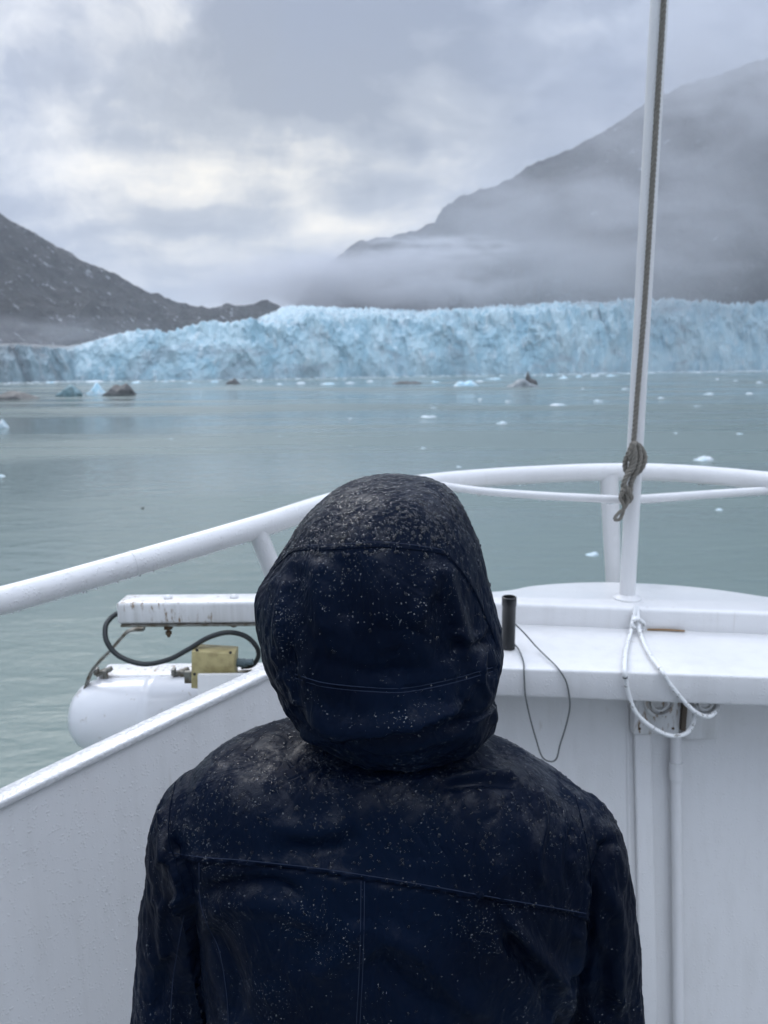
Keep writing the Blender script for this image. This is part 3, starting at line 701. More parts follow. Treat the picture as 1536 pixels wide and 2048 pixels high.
cnd = tag(empty('conduit', (cp0[0], yw(0) - .022, 0)), 'white vertical pipe running down the wall from the socket box', 'pipe')
mb = MB(); mb.tube([(cp0[0], yw(0) - .022, 0), (cp0[0], yw(zb_) - .022, zb_ + .002)], .0125, 20); mb.build('pipe', WHITE, cnd)
zc_ = at(1352, 1543, yw(.8) - .022)[2]
mb = MB(); mb.lathe((cp0[0], yw(zc_ - .02) - .022, zc_ - .02), [(.0127, -.001), (.0155, 0), (.0155, .04), (.0127, .041)], 20, axis=(0, LEAN, 1)); mb.build('coupling', WHITE, cnd)

# ================================================================== OUTBOARD GEAR (left)
BY = 1.74
b0 = at(235, 1226, BY); b1 = at(640, 1226, BY)
bm_ = tag(empty('outrigger_beam', tuple(b1)), 'rust stained white box beam reaching outboard from the bow with a black hose below', 'beam')
L = b1[0] - b0[0]; hb = 46 * 1.78 / FPX
mb = MB(); mb.box(((b0[0] + b1[0]) / 2, BY + .03, b0[2]), (L, .075, hb)); mb.build('beam', WHITE2, bm_, bevel=.008)
mb = MB(); mb.box(((b0[0] + b1[0]) / 2 + .004, BY + .03, b0[2] - hb / 2 - .0025), (L - .01, .083, .005)); mb.build('lower_plate', STEEL, bm_)
for x in (334, 467):
    c = at(x, 1203, BY + .02); mb = MB(); mb.lathe((c[0], BY + .03, b0[2] + hb / 2 - .001), [(.011, 0), (.011, .004), (.008, .008), (.002, .010)], 16); mb.build('bolt_cap', WHITE, bm_)
for x, l_ in ((339, .034), (470, .008)):
    c = at(x, 1255, BY + .02)
    mb = MB(); mb.lathe((c[0], BY + .01, b0[2] - hb / 2 - .005 - l_), [(.004, 0), (.005, .006), (.008, .007), (.008, .014), (.004, .015), (.004, .02), (.011, .021), (.011, .026), (.009, .027), (.009, max(l_, .028))] if l_ > .02 else [(.008, 0), (.008, l_)], 8)
    mb.build('bolt', RUST, bm_)
hp = [at(x, y, Y) for x, y, Y in ((236, 1226, BY + .03), (222, 1236, BY + .02), (211, 1254, BY), (214, 1284, BY - .02), (238, 1312, BY - .03), (285, 1328, BY - .04), (335, 1320, BY - .04), (378, 1298, BY - .03), (415, 1276, BY - .02), (455, 1265, BY - .01), (490, 1272, BY), (512, 1292, BY), (517, 1312, BY + .01), (505, 1330, BY + .02), (484, 1334, BY + .03))]
mb = MB(); mb.tube(catmull(hp, 8), .0062, 14); mb.build('hose', HOSE, bm_)
# canister on saddle
CY = 1.86
k0 = at(163, 1432, CY); rad = .098; xe = -.06
cn = tag(empty('canister', (k0[0] + .3, CY, k0[2] - rad)), 'white rounded canister with clamps hanging outside the left bulwark', 'canister')
xs = k0[0] - .025
prof = [(0.004, 0), (.03, .003), (.06, .013), (.080, .030), (.093, .055), (rad, .09), (rad, .20), (rad - .001, .21), (rad + .003, .215), (rad + .003, .235), (rad - .001, .24), (rad, xe - xs)]
mb = MB(); mb.lathe((xs, CY, k0[2]), prof, 48, axis=(1, .02, .02)); mb.build('shell', CANM, cn, angle=60)
mb = MB()
sdl = [(xs + .06, CY + .03), (xe, CY + .03), (xe, CY + .12), (xs + .06, CY + .12)]
mb.prism(sdl, k0[2] + .07, k0[2] + .102); mb.build('saddle', LIDM, cn, bevel=.01)
for x, y in ((208, 1343), (362, 1344)):
    c = at(x, y, CY + .03)
    mb = MB(); mb.box(c + (0, 0, 0), (.045, .018, .012), M=Matrix.Rotation(R(-20), 3, 'Y')); mb.box(c + (.006, -.008, -.008), (.012, .012, .03)); mb.box(c + (-.018, -.006, .004), (.01, .02, .018)); mb.build('clamp', STEEL, cn, bevel=.002)
sp = [at(x, y, Y) for x, y, Y in ((288, 1258, BY + .05), (262, 1260, BY + .05), (246, 1272, BY + .05), (222, 1300, BY + .08), (196, 1326, BY + .10), (180, 1350, BY + .11), (168, 1390, BY + .11), (162, 1420, BY + .12))]
mb = MB(); mb.tube(catmull(sp, 6), .013, 10, .35); mb.build('strap', STEEL, cn)
# yellow junction box
yb = at(430, 1334, 1.72); 
ybx = tag(empty('junction_box', tuple(yb - np.array([0, 0, .045]))), 'square yellow junction box with corner screws above the white canister', 'junction box')
mb = MB(); mb.box(yb, (86 * 1.80 / FPX, .05, 80 * 1.80 / FPX), M=Matrix.Rotation(R(4), 3, 'Y')); mb.build('box', YELLOW, ybx, bevel=.003)
mb = MB(); mb.box(yb + (-.012, .0, -.062), (.05, .046, .045), M=Matrix.Rotation(R(4), 3, 'Y')); mb.build('bracket', YELLOW, ybx, bevel=.002)
for x, y in ((394, 1300), (461, 1305), (389, 1348)):
    mb = MB(); mb.lathe(at(x, y, 1.72 - .025), [(.0036, 0), (.0036, .0015), (.001, .002)], 12, axis=(0, -1, 0)); mb.build('screw', BLACKM, ybx)
mb = MB(); g0 = at(472, 1325, 1.73); mb.tube([g0, g0 + (.022, .0, -.001), g0 + (.024, 0, 0)], .011, 12); mb.tube([g0 + (.02, 0, 0), g0 + (.042, 0, .002)], .008, 12); mb.build('cable_gland', mat('gland_grey', (.12, .17, .19), .5), ybx)
mb = MB(); ar = at(430, 1334, 1.745); mb.box(ar + (.05, .01, -.03), (.26, .012, .03)); mb.build('mounting_arm', STEEL, ybx)

# ---- water drops: hanging under the rails, on caps
def dome(r, h, seg=8, lob=0., el=1., ang=0.):
    V = []; F = []
    rr_ = 1 + lob * rng.normal(size=seg); rr_ = (rr_ + np.roll(rr_, 1)) / 2
    lv = ((1.0, -.12), (.97, .25), (.72, .72), (.34, .96))
    for (a, b) in lv:
        for k in range(seg):
            t_ = 2 * math.pi * k / seg; x = a * math.cos(t_) * rr_[k] * el; y = a * math.sin(t_) * rr_[k] / math.sqrt(el)
            V.append((r * (x * math.cos(ang) - y * math.sin(ang)), r * (x * math.sin(ang) + y * math.cos(ang)), h * b))
    V.append((0, 0, h))
    for i in range(len(lv) - 1):
        for k in range(seg): k2 = (k+1) % seg; F.append((i*seg+k, i*seg+k2, (i+1)*seg+k2, (i+1)*seg+k))
    t0 = (len(lv) - 1) * seg
    for k in range(seg): F.append((t0+k, t0+(k+1) % seg, t0+seg))
    return np.array(V), F
def frame(nv):
    nv = np.asarray(nv) / np.linalg.norm(nv); u = np.cross(nv, (0, 1, .01)) if abs(nv[1]) < .9 else np.cross(nv, (1, 0, 0))
    u /= np.linalg.norm(u); v = np.cross(nv, u); return np.stack([u, v, nv], 0)
def rail_drops(path, r, N, rmin, rmax, parent, hang=.35):
    path = np.asarray(path); mb = MB()
    for i in range(N):
        k = random.uniform(0, len(path) - 1.01); j = int(k); p = path[j] + (path[j+1] - path[j]) * (k - j)
        T = path[j+1] - path[j]; T /= np.linalg.norm(T)
        s_ = np.cross(T, (0, 0, 1)); s_ /= np.linalg.norm(s_); up = np.cross(s_, T)
        a = random.gauss(-math.pi / 2, .12) if random.random() < hang else random.uniform(-.4, math.pi + .4)
        nv = math.cos(a) * s_ + math.sin(a) * up; rr_ = random.uniform(rmin, rmax) * (1.2 if a < -1 else .8)
        V, F = dome(rr_, rr_ * (1.3 if a < -1 else .55), 7, .08)
        mb.add(V @ frame(nv) + p + nv * r * .995, F)
    o = mb.build('water_drops', BEAD, parent); tag(o, kind='stuff'); return o
rail_drops(catmull(rail_pts, 14), RP, 1300, .0010, .0026, rl, .22)
rail_drops(catmull(bl, 8), .0105, 60, .0012, .0025, rl, .7); rail_drops(catmull(br, 8), .0115, 50, .0012, .0025, rl, .7)

# ================================================================== PERSON
def loft(rows, segs=72, exp=2.2):
    """rows: (xl, xr, z, yc, b) horizontal superelliptic rings"""
    V = []; F = []
    for (xl, xr, z, yc, b) in rows:
        cx = (xl + xr) / 2; a = (xr - xl) / 2
        for k in range(segs):
            t_ = 2 * math.pi * k / segs; c, s_ = math.cos(t_), math.sin(t_)
            V.append((cx + a * math.copysign(abs(c) ** (2/exp), c), yc + b * math.copysign(abs(s_) ** (2/exp), s_), z))
    n_ = len(rows)
    for i in range(n_ - 1):
        for k in range(segs): k2 = (k+1) % segs; F.append((i*segs+k, i*segs+k2, (i+1)*segs+k2, (i+1)*segs+k))
    F.append(tuple(reversed(range(segs)))); F.append(tuple((n_-1)*segs+k for k in range(segs)))
    return V, F
def densify(rows, n_=60):
    rows = np.array(rows); t_ = np.linspace(0, 1, len(rows)); T_ = np.linspace(0, 1, n_)
    c = catmull(rows, 8) if rows.shape[1] == 3 else None
    q = [rows[0]*2-rows[1]] + list(rows) + [rows[-1]*2-rows[-2]]; out = []
    for i in range(1, len(q) - 2):
        for k in range(6):
            t = k / 6; p0, p1, p2, p3 = q[i-1:i+3]
            out.append(.5*((2*p1)+(-p0+p2)*t+(2*p0-5*p1+4*p2-p3)*t*t+(-p0+3*p1-3*p2+p3)*t**3))
    out.append(rows[-1]); return out
def segdist(px, py, poly):
    """signed distance (+ = below / right of the line), position 0..1 along"""
    best = np.full(px.shape, 1e9); sg = np.zeros(px.shape); al = np.zeros(px.shape)
    poly = np.array(poly, float); L = np.concatenate([[0], np.cumsum(np.linalg.norm(np.diff(poly, axis=0), axis=1))])
    for i in range(len(poly) - 1):
        a, b = poly[i], poly[i+1]; d = b - a; l2 = d.dot(d)
        t = np.clip(((px - a[0]) * d[0] + (py - a[1]) * d[1]) / l2, 0, 1)
        ex = px - a[0] - t * d[0]; ey = py - a[1] - t * d[1]; ds = np.hypot(ex, ey)
        m = ds < best; best[m] = ds[m]; sg[m] = np.sign(d[0] * ey - d[1] * ex)[m]; al[m] = ((L[i] + t * math.sqrt(l2)) / L[-1])[m]
    return best, np.where(sg == 0, 1, sg), al
def sculpt(me, folds, front=True):
    V = getv(me); N_ = getn(me); px, py = proj(V)
    fac = sstep(-((V - CAM) / np.linalg.norm(V - CAM, axis=1)[:, None] * N_).sum(1), .0, .3)
    disp = np.zeros(len(V))
    for f_ in folds:
        typ, poly, wd, am = f_[:4]; ds, sg, al = segdist(px, py, catmull([(x, y, 0) for x, y in poly], 5)[:, :2])
        fade = sstep(al, 0, .18) * sstep(1 - al, 0, .18) if (len(f_) < 5 or f_[4]) else 1.
        if typ == 'ridge': disp += am * np.exp(-(ds / wd) ** 2) * fade
        elif typ == 'step':                # above pushed out, below pulled in
            disp += am * fade * np.where(sg > 0, -np.exp(-(ds / wd) ** 2), np.exp(-(ds / (wd * 1.7)) ** 2))
        elif typ == 'stepup':
            disp += am * fade * np.where(sg < 0, -np.exp(-(ds / wd) ** 2), np.exp(-(ds / (wd * 1.7)) ** 2))
    return V, N_, px, py, disp * fac, fac

def f_jacket(nt, p, P, N, O):
    wet = nt.ramp(nt.noise(P, 30., 5, .65, .6), .40, .64)
    sn = nt.new('ShaderNodeSeparateXYZ'); nt.l.new(N, sn.inputs[0])
    up = nt.ramp(sn.outputs[2], .25, .8)
    patch = nt.ramp(nt.noise(P, 7., 3, .6), .54, .66)
    wt = nt.math('MULTIPLY', wet, nt.math('MAXIMUM', up, nt.math('MULTIPLY', patch, .10)), clamp=True)
    c = nt.mix(nt.ramp(nt.noise(P, 5., 4), .35, .65), (.0009, .0034, .0115), (.0015, .0058, .0180))
    nt.l.new(c, p.inputs['Base Color'])
    nt.l.new(nt.ramp(wt, 0., 1., .50, .28, smooth=False), p.inputs['Roughness'])
    weave = nt.noise(P, 1400., 2, .5); fine = nt.noise(nt.mapping(P, (1, 1, .6)), 60., 5, .6)
    b1_ = nt.bump(nt.math('ADD', nt.math('MULTIPLY', weave, .12), nt.math('MULTIPLY', fine, .8)), .38, .0016)
    wr_ = nt.math('ABSOLUTE', nt.math('SUBTRACT', nt.noise(nt.mapping(P, (1, 1, .55), (0, .3, 0)), 22., 3, .5, .8), .5))
    b1_ = nt.bump(nt.ramp(wr_, 0., .12), .35, .003, b1_)
    blob = nt.ramp(nt.noise(P, 240., 3, .6, .8), .50, .58)
    b2_ = nt.bump(nt.math('MULTIPLY', blob, wt), .5, .0012, b1_)
    nt.l.new(b2_, p.inputs['Normal'])
    nt.l.new(nt.ramp(wt, 0., 1., .055, .23), p.inputs['Specular IOR Level'])
JACKET = mat('wet_navy_shell_fabric', rough=.5, fn=f_jacket)
SEAM = mat('navy_seam_tape', (.002, .005, .014), .7, Specular_IOR_Level=.05)
STITCH = mat('navy_stitching', (.018, .026, .050), .8, Specular_IOR_Level=.1)
SKIN = mat('skin', (.55, .36, .28), .5, Subsurface_Weight=.1)
TROUSER = mat('dark_trousers', (.015, .016, .02), .7)
BOOT = mat('brown_rubber_boot', (.06, .04, .03), .5)
HAIR = mat('brown_hair', (.06, .035, .02), .6)

YA = .80
def W_(px, py, Y=YA): return at(px, py, Y)
# --- jacket torso with shoulders
tors = []
for (y, l, r, yc, b, Y) in ((1440, 650, 880, .815, .055, .81), (1452, 590, 915, .815, .070, .81), (1465, 520, 950, .81, .082, .80), (1480, 455, 985, .808, .092, .80), (1500, 412, 1042, .806, .100, .80), (1525, 385, 1092, .804, .106, .80),
                            (1560, 360, 1148, .802, .112, .80), (1600, 345, 1182, .80, .118, .80), (1650, 345, 1196, .80, .124, .80), (1720, 362, 1190, .80, .128, .80), (1800, 388, 1170, .80, .130, .80), (1900, 405, 1148, .80, .130, .80), (2048, 425, 1128, .80, .128, .80)):
    k_ = 1 - float(sstep(np.array(y * 1.), 1520, 1740)); a, c = at(l, y + 6 * k_, Y), at(r, y + 42 * k_, Y); z = (a[2] + c[2]) / 2
    tors.append((a[0], c[0], z, yc, b))
lz = tors[-1]; tors += [(lz[0] - .005, lz[1] + .005, lz[2] - .12, .80, .132), (lz[0] - .015, lz[1] + .015, lz[2] - .26, .80, .138)]
V, F = loft(densify(tors), 80, 2.35)
mbj = MB(); mbj.add(V, F)
ARML = [(-.195, .80, 1.245), ]; 
def arm(side):
    if side < 0: cpx = ((454, 1556, .80, .012), (450, 1567, .80, .032), (437, 1598, .80, .053), (421, 1648, .80, .064), (405, 1700, .805, .064), (388, 1800, .81, .060), (366, 1920, .815, .056), (347, 2048, .815, .053))
    else: cpx = ((1056, 1600, .80, .012), (1062, 1610, .80, .034), (1080, 1636, .80, .054), (1106, 1672, .80, .066), (1140, 1710, .805, .066), (1160, 1800, .81, .062), (1185, 1920, .815, .056), (1203, 2048, .815, .053))
    pts = [at(x, y, Y) for x, y, Y, r in cpx]; rs = [c[3] for c in cpx]
    l = pts[-1]; pts += [l + (side * .012, .03, -.10), l + (side * .004, .07, -.19)]; rs += [.048, .043]
    return pts, rs
arms = {}
for s_ in (-1, 1):
    pts, rs = arm(s_); arms[s_] = pts
    q = np.array([[*p, r] for p, r in zip(pts, rs)]); qq = np.array(densify(q))
    mbj.tube(qq[:, :3], qq[:, 3], 32)
me = remesh(mbj.v, mbj.f, .0034, 7)
folds = [
    ('step', [(335, 1712), (400, 1722), (560, 1735), (720, 1757), (850, 1778), (1000, 1805), (1170, 1835)], 7, .0022, False),
    ('stepup', [(352, 1700), (372, 1760), (380, 1830), (386, 1920), (405, 1985), (412, 2060)], 18, .0065, False),
    ('ridge', [(1215, 1690), (1190, 1790), (1178, 1850), (1176, 1930), (1130, 1970), (1120, 2060)], 11, -.008, False),
    ('ridge', [(985, 1810), (1040, 1870), (1090, 1925), (1128, 1975), (1120, 2060)], 16, .010),
    ('ridge', [(1005, 1870), (1060, 1935), (1095, 1985), (1095, 2060)], 14, -.007),
    ('ridge', [(960, 1790), (1010, 1850), (1050, 1925)], 18, -.006),
    ('ridge', [(1150, 1850), (1158, 1910), (1135, 1960)], 10, .007),
    ('ridge', [(1185, 1760), (1165, 1840), (1170, 1880)], 10, .006),
    ('ridge', [(385, 1800), (450, 1775), (540, 1772), (620, 1800)], 16, -.006),
    ('ridge', [(395, 1830), (470, 1812), (560, 1820), (680, 1860)], 22, .003),
    ('ridge', [(395, 1860), (440, 1900), (470, 1980), (475, 2060)], 24, -.006),
    ('ridge', [(560, 1690), (620, 1700), (680, 1690), (720, 1660)], 20, -.005),
    ('ridge', [(520, 1640), (610, 1665), (700, 1650)], 24, .004),
    ('ridge', [(730, 1900), (820, 1990), (900, 2040)], 26, -.007),
    ('ridge', [(735, 1850), (830, 1900), (920, 1990), (990, 2050)], 24, .006),
    ('ridge', [(620, 1960), (690, 1890), (720, 1830)], 22, .004),
    ('ridge', [(1075, 1560), (1085, 1640), (1075, 1720), (1090, 1790)], 10, .005),
    ('ridge', [(1150, 1640), (1140, 1720), (1150, 1800)], 9, -.004),
    ('ridge', [(880, 1560), (960, 1548), (1040, 1552)], 9, .004),
    ('ridge', [(880, 1575), (960, 1566), (1050, 1572)], 9, -.004),
    ('ridge', [(330, 1610), (336, 1680), (345, 1730)], 9, .005),
    ('ridge', [(372, 1790), (366, 1805), (376, 1806)], 8, .007, False),
    ('ridge', [(1215, 1760), (1235, 1850), (1230, 1950), (1240, 2040)], 12, .006),
    ('ridge', [(1195, 1880), (1205, 1960), (1200, 2040)], 12, -.005),
    ('ridge', [(330, 1790), (322, 1860), (335, 1930)], 10, .005),
    ('ridge', [(350, 1900), (325, 1950), (310, 2040)], 12, -.005),
]
Vv, Nn, px, py, dsp, fac = sculpt(me, folds)
n1 = fbm(Vv * (9, 9, 6) + 3, 3, .5); n2 = fbm(Vv * (26, 26, 14) + 11, 3, .55, True) - .4; n3 = fbm(Vv * 70 + 5, 3, .6)
armw = sstep(np.abs(Vv[:, 0]), .20, .26)
top_ = sstep(Vv[:, 2], 1.22, 1.32)
n4 = fbm(Vv * (60, 60, 12) + 31, 3, .55, True) - .4
dsp = dsp * 1.35 + n1 * .008 * (1 - .6 * top_) + n2 * (.0022 + .0016 * armw) * (1 - .5 * top_) + n4 * .0028 * armw + n3 * .0006
setv(me, Vv + Nn * dsp[:, None])
person = None
# --- body (one continuous mesh): head with face, neck, torso, arms, hands, legs
mbb = MB()
HC = np.array([W_(782, 1180, .825)[0], .835, 1.482])               # head centre
hv = []
head_rows = []
for z, a, bf, bb in ((-.115, .030, .075, .0), (-.10, .042, .088, .03), (-.07, .055, .092, .06), (-.03, .066, .092, .082), (.01, .073, .095, .094), (.05, .075, .094, .097), (.08, .066, .080, .086), (.10, .045, .055, .06), (.112, .012, .015, .02)):
    head_rows.append((HC[0] - a, HC[0] + a, HC[2] + z, HC[1] + (bf - bb) / 2, (bf + bb) / 2))
mbb.add(*loft(densify(head_rows), 40, 2.1))
for z0_, pts in ((0, [HC + (0, .09, .02), HC + (0, .108, -.012), HC + (0, .118, -.028), HC + (0, .10, -.036)]),):
    mbb.tube(catmull(pts, 5), .010, 10)                             # nose
mbb.tube([HC + (-.028, .088, -.062), HC + (0, .096, -.061), HC + (.028, .088, -.062)], .0065, 8)   # lips
mbb.tube([HC + (-.045, .080, .028), HC + (-.02, .092, .034), HC + (.02, .092, .034), HC + (.045, .080, .028)], .008, 8)
for s_ in (-1, 1): mbb.add(*loft([(HC[0]+s_*.078-.006*k_, HC[0]+s_*.078+.006*k_, HC[2]+z_, HC[1]-.005, .016*k_) for z_, k_ in ((-.035, .4), (-.02, .8), (0, 1), (.02, 1), (.03, .5))], 12, 2))
mbb.tube([(HC[0], .82, 1.42), (HC[0], .812, 1.34), (HC[0], .81, 1.26)], .046, 24)
mbb.add(*loft(densify([(-a_+HC[0], a_+HC[0], z, .80, b) for z, a_, b in ((1.285, .04, .03), (1.26, .07, .05), (1.22, .125, .07), (1.1, .15, .095), (.98, .15, .09), (.88, .15, .10), (.80, .155, .11), (.74, .15, .09))]), 40, 2.3))
hands = []
for s_ in (-1, 1):
    a = arms[s_][3:]; pth = [np.array(p) for p in a]
    wrist = pth[-1] + np.array([0, .012, -.035]); q = catmull(pth[1:] + [wrist], 5)
    mbb.tube(q, np.interp(np.linspace(0, 1, len(q)), (0, .5, 1), (.047, .038, .026)), 20)
    palm0 = wrist; palm1 = wrist + np.array([-s_ * .004, .012, -.085])
    t_ = np.linspace(0, 1, 6)[:, None]; mbb.tube(palm0 * (1 - t_) + palm1 * t_, [.025, .030, .037, .040, .039, .034], 16, .42 if True else 1)
    for k, (ln, off_) in enumerate(((.068, -.028), (.078, -.010), (.073, .009), (.058, .026))):
        f0 = palm1 + np.array([0, -off_, .004]); f1 = f0 + np.array([-s_ * .006, .004, -ln * .5]); f2 = f1 + np.array([-s_ * .016, .002, -ln * .3]); f3 = f2 + np.array([-s_ * .014, 0, -ln * .2])
        mbb.tube([f0, f1, f2, f3], [.0095, .0088, .0080, .0065], 10)
    th = palm0 + (palm1 - palm0) * .35
    mbb.tube([th + (0, .025, 0), th + (-s_ * .012, .046, -.022), th + (-s_ * .02, .052, -.045), th + (-s_ * .022, .052, -.062)], [.013, .012, .0105, .008], 10)
for s_ in (-1, 1):
    lp = [(HC[0] + s_ * .085, .80, .82), (HC[0] + s_ * .09, .80, .62), (HC[0] + s_ * .095, .805, .46), (HC[0] + s_ * .10, .795, .25), (HC[0] + s_ * .10, .79, .09)]
    q = catmull(lp, 6); mbb.tube(q, np.interp(np.linspace(0, 1, len(q)), (0, .25, .5, .62, 1), (.085, .075, .055, .056, .038)), 24)
    mbb.tube([(HC[0] + s_ * .10, .76, .05), (HC[0] + s_ * .105, .84, .045), (HC[0] + s_ * .11, .92, .035), (HC[0] + s_ * .112, .97, .03)], [.034, .037, .036, .022], 16)
mb_me = remesh(mbb.v, mbb.f, .0045, 2)
person = linkmesh('person', mb_me, SKIN); tag(person, 'person seen from behind in a wet dark navy rain jacket with the hood up', 'person')
# --- trousers and boots
mbt = MB(); mbt.add(*loft([(HC[0]-.172, HC[0]+.172, .93, .80, .118), (HC[0]-.18, HC[0]+.18, .84, .80, .125), (HC[0]-.178, HC[0]+.178, .76, .80, .12), (HC[0]-.15, HC[0]+.15, .72, .80, .10)], 48, 2.4))
for s_ in (-1, 1):
    q = catmull([(HC[0]+s_*.087, .80, .80), (HC[0]+s_*.092, .80, .62), (HC[0]+s_*.096, .805, .46), (HC[0]+s_*.10, .795, .25), (HC[0]+s_*.10, .79, .12)], 6)
    mbt.tube(q, np.interp(np.linspace(0, 1, len(q)), (0, .3, .55, 1), (.098, .09, .074, .064)), 28)
me_t = remesh(mbt.v, mbt.f, .006, 4); Vt = getv(me_t); setv(me_t, Vt + getn(me_t) * (fbm(Vt * (12, 12, 25), 3)[:, None] * .006)); linkmesh('trousers', me_t, TROUSER, person)
for s_ in (-1, 1):
    mbt = MB(); x = HC[0] + s_ * .10
    mbt.tube(catmull([(x, .79, .30), (x, .79, .18), (x, .785, .08)], 6), .060, 24)
    mbt.add(*loft([(x-.042, x+.048, .002, .845, .145), (x-.048, x+.052, .03, .845, .150), (x-.046, x+.05, .06, .84, .140), (x-.035, x+.04, .09, .82, .11)], 32, 2.5))
    mt_ = remesh(mbt.v, mbt.f, .006, 3); linkmesh('boot', mt_, BOOT, person)
for s_ in (-1, 1):
    mb = MB(); mb.lathe(HC + (s_ * .031, .084, .012), [(.001, -.008), (.009, -.004), (.0115, .002), (.009, .007), (.001, .009)], 14, axis=(0, 1, 0)); mb.build('eye', mat('eye_white_brown', (.5, .45, .4), .2), person)
mb = MB(); mb.add(*loft(densify([(HC[0]-a, HC[0]+a, HC[2]+z, HC[1]-.018, b) for z, a, b in ((-.09, .06, .07), (-.03, .076, .092), (.03, .080, .098), (.08, .07, .088), (.112, .04, .05), (.12, .01, .01))]), 40, 2.1)); mb.build('hair', HAIR, person)

jk = linkmesh('jacket', me, JACKET, person)
# --- hood
hr = []
for (y, l, r, yc, b) in ((962, 752, 832, .822, .030), (966, 728, 856, .822, .050), (975, 694, 884, .822, .075), (990, 662, 905, .822, .095), (1012, 634, 922, .820, .110), (1040, 606, 936, .818, .122), (1075, 583, 952, .817, .131), (1110, 560, 964, .816, .137),
                         (1150, 536, 973, .815, .141), (1195, 516, 986, .814, .143), (1240, 518, 996, .813, .143), (1285, 529, 1001, .812, .142), (1325, 540, 1000, .812, .140), (1360, 556, 994, .811, .136), (1395, 565, 982, .810, .131), (1425, 568, 983, .810, .126), (1455, 578, 987, .808, .123), (1478, 592, 987, .806, .119), (1500, 606, 982, .806, .113), (1516, 642, 960, .806, .104), (1527, 705, 895, .806, .085)):
    k_ = float(sstep(np.array(y * 1.), 1300, 1500)); Y_ = .81
    a, c = at(l, y, Y_), at(r, y, Y_); z_ = (a[2] + c[2]) / 2 * (1 - k_) + at((l + r) / 2, y, yc - b)[2] * k_
    hr.append((a[0], c[0], z_, yc, b))
zhi, zlo = hr[12][2], hr[18][2]
Vh_, Fh_ = loft(densify(hr), 90, 2.15)
Vh_ = [(x, y, z - .27 * float(sstep(np.array(zhi - z), 0, zhi - zlo)) * (y - .69)) for x, y, z in Vh_]   # the hem dips towards the front
mbh = MB(); mbh.add(Vh_, Fh_)
mh = remesh(mbh.v, mbh.f, .0030, 5)
hf = [
    ('step', [(596, 1424), (638, 1434), (680, 1450), (744, 1448), (801, 1444), (857, 1430), (914, 1411), (948, 1398)], 13, .017),
    ('ridge', [(590, 1465), (640, 1478), (690, 1466)], 14, .005), ('ridge', [(940, 1440), (975, 1420), (985, 1440)], 12, .006, False),
    ('step', [(550, 1140), (590, 1102), (680, 1099), (750, 1094), (820, 1098), (885, 1108), (925, 1145), (960, 1200), (985, 1260), (1000, 1310)], 6, .0007, False),
    ('ridge', [(600, 1120), (590, 1200), (595, 1290), (610, 1350)], 26, -.005),
    ('ridge', [(575, 1140), (560, 1230), (575, 1330)], 18, .003),
    ('ridge', [(645, 1110), (640, 1180), (650, 1280)], 20, .004),
    ('ridge', [(690, 1105), (700, 1180), (690, 1250)], 22, -.003),
    ('ridge', [(740, 1100), (745, 1170), (760, 1260)], 18, .003),
    ('ridge', [(893, 1112), (905, 1180), (925, 1260), (950, 1320)], 14, .006),
    ('ridge', [(880, 1120), (860, 1180), (820, 1260)], 20, .005),
    ('ridge', [(905, 1290), (945, 1290), (985, 1275)], 14, -.006),
    ('ridge', [(870, 1180), (890, 1260), (900, 1340)], 22, -.005),
    ('ridge', [(560, 1340), (590, 1380), (590, 1420)], 12, .005),
    ('ridge', [(548, 1290), (565, 1360), (585, 1430)], 6, .004), ('ridge', [(575, 1280), (590, 1350), (600, 1410)], 6, -.004),
    ('ridge', [(975, 1290), (960, 1350), (975, 1400)], 6, .004), ('ridge', [(985, 1250), (975, 1310), (985, 1360)], 7, -.004),
    ('ridge', [(620, 1300), (700, 1340), (800, 1345), (880, 1330)], 16, -.003), ('ridge', [(905, 1255), (935, 1285), (980, 1265)], 9, .005),
    ('ridge', [(700, 1480), (780, 1495), (880, 1480), (960, 1450)], 14, .005), ('ridge', [(640, 1450), (740, 1470), (860, 1462)], 12, -.004),
    ('ridge', [(780, 1290), (790, 1330), (770, 1370)], 24, -.003),
    ('ridge', [(700, 1400), (760, 1410), (830, 1400)], 24, .004),
    ('ridge', [(862, 1400), (900, 1405), (930, 1390)], 10, -.004),
    ('step', [(580, 1345), (640, 1366), (740, 1376), (800, 1378), (860, 1369), (930, 1352), (998, 1330)], 5, .0008, False),
]
Vh, Nh, px, py, dsp, fac = sculpt(mh, hf)
lowr = sstep(py, 1090, 1180); neck = sstep(py, 1300, 1440); n4 = fbm(Vh * (75, 75, 16) + 31, 3, .55, True) - .4
n1 = fbm(Vh * (13, 13, 7) + 3.3, 3, .5); n2 = fbm(Vh * (34, 34, 14) + 1, 3, .55, True) - .4; n3 = fbm(Vh * 90 + 5, 3, .6)
sd_ = sstep(np.abs(Vh[:, 0] - HC[0]), .08, .13)
dsp = dsp * np.where(py > 1115, 1.1, 1.) + n1 * (.003 + .006 * lowr) + n2 * (.0006 + .0022 * lowr + .002 * sd_) + n4 * .0026 * sd_ * (.3 + .7 * neck) + n3 * .0006
setv(mh, Vh + Nh * dsp[:, None])
# face opening at the front
bm = bmesh.new(); bm.from_mesh(mh)
kill = [f_ for f_ in bm.faces if (lambda c: c.y > HC[1] + .045 and ((c.x - HC[0]) / .085) ** 2 + ((c.z - (HC[2] - .01)) / .115) ** 2 < 1)(f_.calc_center_median())]
bmesh.ops.delete(bm, geom=kill, context='FACES'); bm.to_mesh(mh); bm.free()
hood = linkmesh('hood', mh, JACKET, person)
so = hood.modifiers.new('s', 'SOLIDIFY'); so.thickness = .003; so.offset = -1

